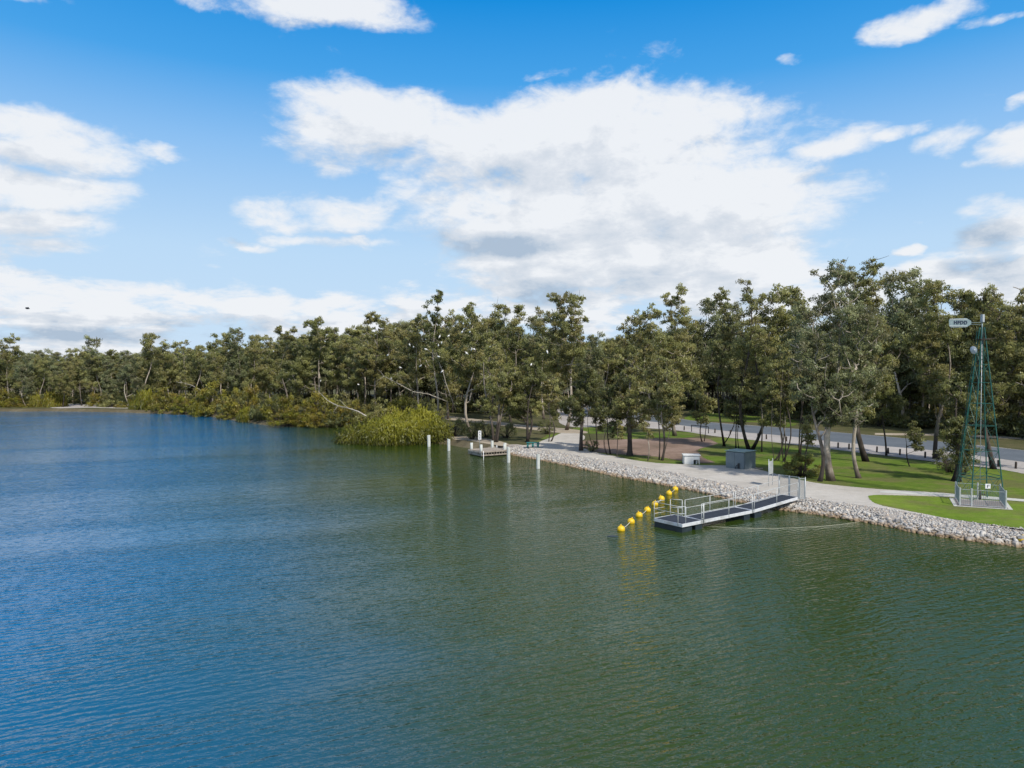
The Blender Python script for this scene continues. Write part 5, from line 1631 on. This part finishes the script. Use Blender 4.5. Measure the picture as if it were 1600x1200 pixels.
# cloud masses: x, y, half width, half height (as seen), weight
CL = [(600, 195, 200, 62, 1.0), (560, 225, 160, 50, .9), (900, 215, 330, 82, 1.2), (1090, 190, 125, 42, .9), (980, 330, 330, 100, 1.2), (720, 260, 190, 45, .8), (1140, 392, 130, 60, 1.0), (930, 405, 230, 62, 1.2),
      (500, 325, 115, 34, .8), (615, 290, 60, 26, .5), (1335, 214, 95, 28, .6), (1230, 300, 130, 36, .7), (1050, 440, 200, 55, 1.0), (1210, 430, 80, 60, .8),
      (70, 225, 160, 45, 1.0), (40, 290, 180, 45, 1.0), (50, 345, 150, 38, .9), (70, 385, 105, 14, .7), (232, 236, 62, 12, .6), (10, 330, 120, 90, .7),
      (150, 480, 300, 50, 1.0), (330, 462, 170, 32, .9), (530, 476, 85, 24, .8), (560, 510, 230, 38, .9), (100, 535, 240, 35, .8), (700, 462, 130, 30, .7), (880, 480, 260, 50, .8),
      (520, 18, 170, 34, .9), (330, 2, 90, 16, .5), (20, -2, 110, 14, .5), (1450, 22, 105, 28, .8), (1555, 26, 70, 12, .6), (1227, 97, 24, 12, .5),
      (1610, 228, 70, 34, .9), (1500, 230, 45, 16, .4), (1590, 165, 22, 12, .5), (1560, 345, 110, 44, 1.1), (1390, 385, 42, 20, .9), (1490, 400, 150, 38, .9), (1570, 440, 140, 46, 1.0), (1300, 480, 260, 50, .9),
      (450, 330, 70, 16, .75), (1400, 205, 60, 14, .75), (1290, 225, 90, 24, .8), (1180, 330, 120, 30, .8), (1420, 345, 40, 10, .5), (1490, 220, 60, 20, .55), (1545, 250, 40, 14, .5), (1290, 290, 110, 26, .8), (700, 165, 130, 26, .8),
      (140, 470, 60, 24, 1.1), (300, 452, 55, 20, 1.1), (390, 470, 60, 20, 1.0), (520, 470, 60, 16, 1.0), (640, 462, 50, 14, .9), (60, 495, 90, 22, 1.0), (840, 430, 120, 40, 1.0), (1390, 383, 34, 15, 1.3), (1450, 420, 120, 34, 1.1), (1580, 415, 80, 28, 1.1),
      (400, 378, 60, 8, .5), (560, 372, 120, 12, .65), (100, 10, 70, 10, .45), (1075, 140, 40, 12, .6), (860, 120, 70, 12, .6), (1230, 185, 40, 12, .45),
      (950, -250, 420, 120, .95), (1400, -420, 380, 150, .8), (-250, 330, 200, 120, .9), (1850, 300, 180, 150, .9), (800, -650, 500, 120, .6), (-100, -20, 90, 30, .4)]  # unseen clouds beyond the view; the upper ones added for lake reflections


def cloud_group():
    g = bpy.data.node_groups.new("cloud_density", 'ShaderNodeTree')
    g.interface.new_socket("UV", in_out='INPUT', socket_type='NodeSocketVector')
    g.interface.new_socket("Density", in_out='OUTPUT', socket_type='NodeSocketFloat')
    t = NT(g)
    gi = g.nodes.new('NodeGroupInput'); go = g.nodes.new('NodeGroupOutput')
    uv = gi.outputs[0]
    # stretch: clouds get flatter towards the horizon
    sep = t.new('ShaderNodeSeparateXYZ'); t.l.new(uv, sep.inputs[0])
    vv = t.math('POWER', t.math('MAXIMUM', t.math('ADD', sep.outputs[1], 0.06), 0.005), 0.62)
    cmb = t.new('ShaderNodeCombineXYZ'); t.l.new(sep.outputs[0], cmb.inputs[0]); t.l.new(t.math('MULTIPLY', vv, 1.9), cmb.inputs[1])
    q = cmb.outputs[0]
    wn = t.noise(q, 5.0, 5, 0.6, 0.0, True)
    warp = t.vmath('SCALE', t.vmath('SUBTRACT', wn, (0.5, 0.5, 0.5)), scale=0.14)
    wsep = t.new('ShaderNodeSeparateXYZ'); t.l.new(warp, wsep.inputs[0])
    wc = t.new('ShaderNodeCombineXYZ'); t.l.new(wsep.outputs[0], wc.inputs[0]); t.l.new(t.math('MULTIPLY', wsep.outputs[1], 0.55), wc.inputs[1])
    uw = t.vmath('ADD', uv, wc.outputs[0])
    acc = None
    for (x, y, rx, ry, w) in CL:
        u, v = px2uv(x, y)
        su, sv = F / rx * math.cos(u) ** 2 , F / ry
        su = 1.0 / (rx / F * max(0.45, math.cos(u) ** 2)); sv = 1.0 / (ry / F * max(0.5, math.cos(u)))
        df = t.vmath('MULTIPLY', t.vmath('SUBTRACT', uw, (u, v, 0)), (su, sv, 0))
        L = t.vmath('DOT_PRODUCT', df, df)
        b = t.math('MULTIPLY', t.math('SUBTRACT', 1.0, t.math('MULTIPLY', L, 0.62), clamp=True), w)
        acc = b if acc is None else t.math('MAXIMUM', acc, b)
    behind = t.smooth(t.math('ABSOLUTE', sep.outputs[0]), 0.85, 1.3)
    high = t.smooth(sep.outputs[1], 0.9, 1.6)
    acc = t.math('MAXIMUM', acc, t.math('MULTIPLY', t.math('MAXIMUM', behind, high), 0.5))  # unseen cloud cover overhead and behind, added to whiten the ambient light
    n1 = t.noise(q, 4.6, 10, 0.6, 0.3)
    n2 = t.noise(q, 17.0, 8, 0.64, 0.4)
    nn = t.math('ADD', t.math('MULTIPLY', t.math('SUBTRACT', n1, 0.5), 1.9), t.math('MULTIPLY', t.math('SUBTRACT', n2, 0.5), 1.0))
    low = t.math('SUBTRACT', 1.0, t.smooth(sep.outputs[1], 0.06, 0.2))
    lc = t.new('ShaderNodeMapping', {'Scale': (13, 42, 1)}); t.l.new(uv, lc.inputs[0])
    n3 = t.noise(lc.outputs[0], 1.0, 6, 0.6, 0.3)
    nn = t.math('ADD', nn, t.math('MULTIPLY', t.math('MULTIPLY', t.math('SUBTRACT', n3, 0.5), low), 2.2))
    d = t.math('ADD', t.math('SUBTRACT', acc, 0.36), nn)
    t.l.new(d, go.inputs[0])
    return g


CG = cloud_group()
t = NT(W.node_tree)
co = t.new('ShaderNodeTexCoord').outputs['Generated']
sep = t.new('ShaderNodeSeparateXYZ'); t.l.new(co, sep.inputs[0])
az = t.math('ARCTAN2', sep.outputs[0], sep.outputs[1])
hl = t.math('SQRT', t.math('ADD', t.math('MULTIPLY', sep.outputs[0], sep.outputs[0]), t.math('MULTIPLY', sep.outputs[1], sep.outputs[1])))
el = t.math('DIVIDE', sep.outputs[2], t.math('MAXIMUM', hl, 0.02))
cu = t.new('ShaderNodeCombineXYZ'); t.l.new(az, cu.inputs[0]); t.l.new(el, cu.inputs[1])
g1 = t.new('ShaderNodeGroup'); g1.node_tree = CG; t.l.new(cu.outputs[0], g1.inputs[0])
g2 = t.new('ShaderNodeGroup'); g2.node_tree = CG; t.l.new(t.vmath('ADD', cu.outputs[0], (0.02, 0.035, 0)), g2.inputs[0])
sky = t.new('ShaderNodeTexSky', sky_type='NISHITA', sun_disc=False, sun_elevation=SUN_EL, sun_rotation=SUN_AZ, altitude=100, air_density=1.0, dust_density=0.6, ozone_density=2.0)
SKY_S = 0.1
# the photograph's deep, polarised blue: the physical sky graded by height above the horizon
grade = t.ramp(t.math('MULTIPLY', el, 0.5, clamp=True), [(0.0, (.60, .76, .93)), (0.08, (.50, .71, .94)), (0.15, (.26, .53, .90)), (0.2, (.065, .37, .83)), (0.26, (.006, .27, .74)), (0.5, (.006, .12, .42)), (1.0, (.005, .08, .3))])
skyc = t.mix(0.97, sky.outputs[0], t.vmath('SCALE', grade, scale=1.0 / SKY_S))
bs = t.new('ShaderNodeBackground', {'Color': skyc, 'Strength': SKY_S})
dens = g1.outputs[0]; densu = g2.outputs[0]
alpha = t.smooth(dens, -0.12, 0.5)
thick = t.smooth(densu, 0.1, 1.25)
cn = t.noise(cu.outputs[0], 11.0, 8, 0.62)
relief = t.math('MULTIPLY', t.math('SUBTRACT', densu, dens), 0.85)
dk = None
for (x, y, rx, ry, w) in [(775, 385, 100, 20, 1.1), (700, 372, 70, 14, .5), (505, 425, 60, 12, .6), (370, 375, 20, 9, .7), (1545, 362, 100, 28, 1.3), (860, 458, 70, 22, .7), (640, 488, 70, 16, .6), (120, 522, 260, 12, .9), (420, 500, 200, 10, .6),
                          (60, 495, 120, 10, .4), (300, 505, 180, 12, .5), (980, 395, 260, 50, .15), (1440, 425, 140, 16, .9), (1590, 425, 80, 26, 1.0), (1400, 405, 60, 10, .6), (90, 260, 130, 16, .35), (90, 375, 120, 12, .3)]:
    u, v = px2uv(x, y)
    df = t.vmath('MULTIPLY', t.vmath('SUBTRACT', cu.outputs[0], (u, v, 0)), (F / rx / max(0.45, math.cos(u) ** 2), F / ry / max(0.5, math.cos(u)), 0))
    b = t.math('MULTIPLY', t.math('SUBTRACT', 1.0, t.math('MULTIPLY', t.vmath('DOT_PRODUCT', df, df), 0.6), clamp=True), w)
    dk = b if dk is None else t.math('MAXIMUM', dk, b)
dk = t.math('MULTIPLY', dk, t.math('ADD', 0.25, t.math('MULTIPLY', cn, 1.5)))
shade = t.math('ADD', t.math('ADD', t.math('MULTIPLY', thick, 0.26), dk), t.math('ADD', relief, t.math('MULTIPLY', t.math('SUBTRACT', cn, 0.5), 0.8)), clamp=True)
ccol = t.ramp(shade, [(0.0, (0.88, 0.90, 0.93)), (0.3, (0.73, 0.77, 0.83)), (0.6, (0.63, 0.69, 0.77)), (1.0, (0.42, 0.52, 0.65))])
bc = t.new('ShaderNodeBackground', {'Color': ccol, 'Strength': 1.0})
mx = t.new('ShaderNodeMixShader'); t.l.new(t.math('MULTIPLY', alpha, 0.95), mx.inputs[0]); t.l.new(bs.outputs[0], mx.inputs[1]); t.l.new(bc.outputs[0], mx.inputs[2])
wo = t.new('ShaderNodeOutputWorld'); t.l.new(mx.outputs[0], wo.inputs[0])

sl = bpy.data.lights.new("sun", 'SUN')
sl.energy = 4.2; sl.angle = math.radians(2.0); sl.color = (1.0, 0.94, 0.85)
so = bpy.data.objects.new("sun", sl); COL.objects.link(so)
dirv = Vector((math.sin(SUN_AZ) * math.cos(SUN_EL), math.cos(SUN_AZ) * math.cos(SUN_EL), math.sin(SUN_EL)))
so.rotation_euler = dirv.to_track_quat('Z', 'Y').to_euler()
so.location = dirv * 100

SC.view_settings.view_transform = 'Standard'
SC.view_settings.look = 'None'
SC.view_settings.exposure = 0
SC.cycles.max_bounces = 6
SC.cycles.transparent_max_bounces = 8
SC.cycles.use_denoising = True
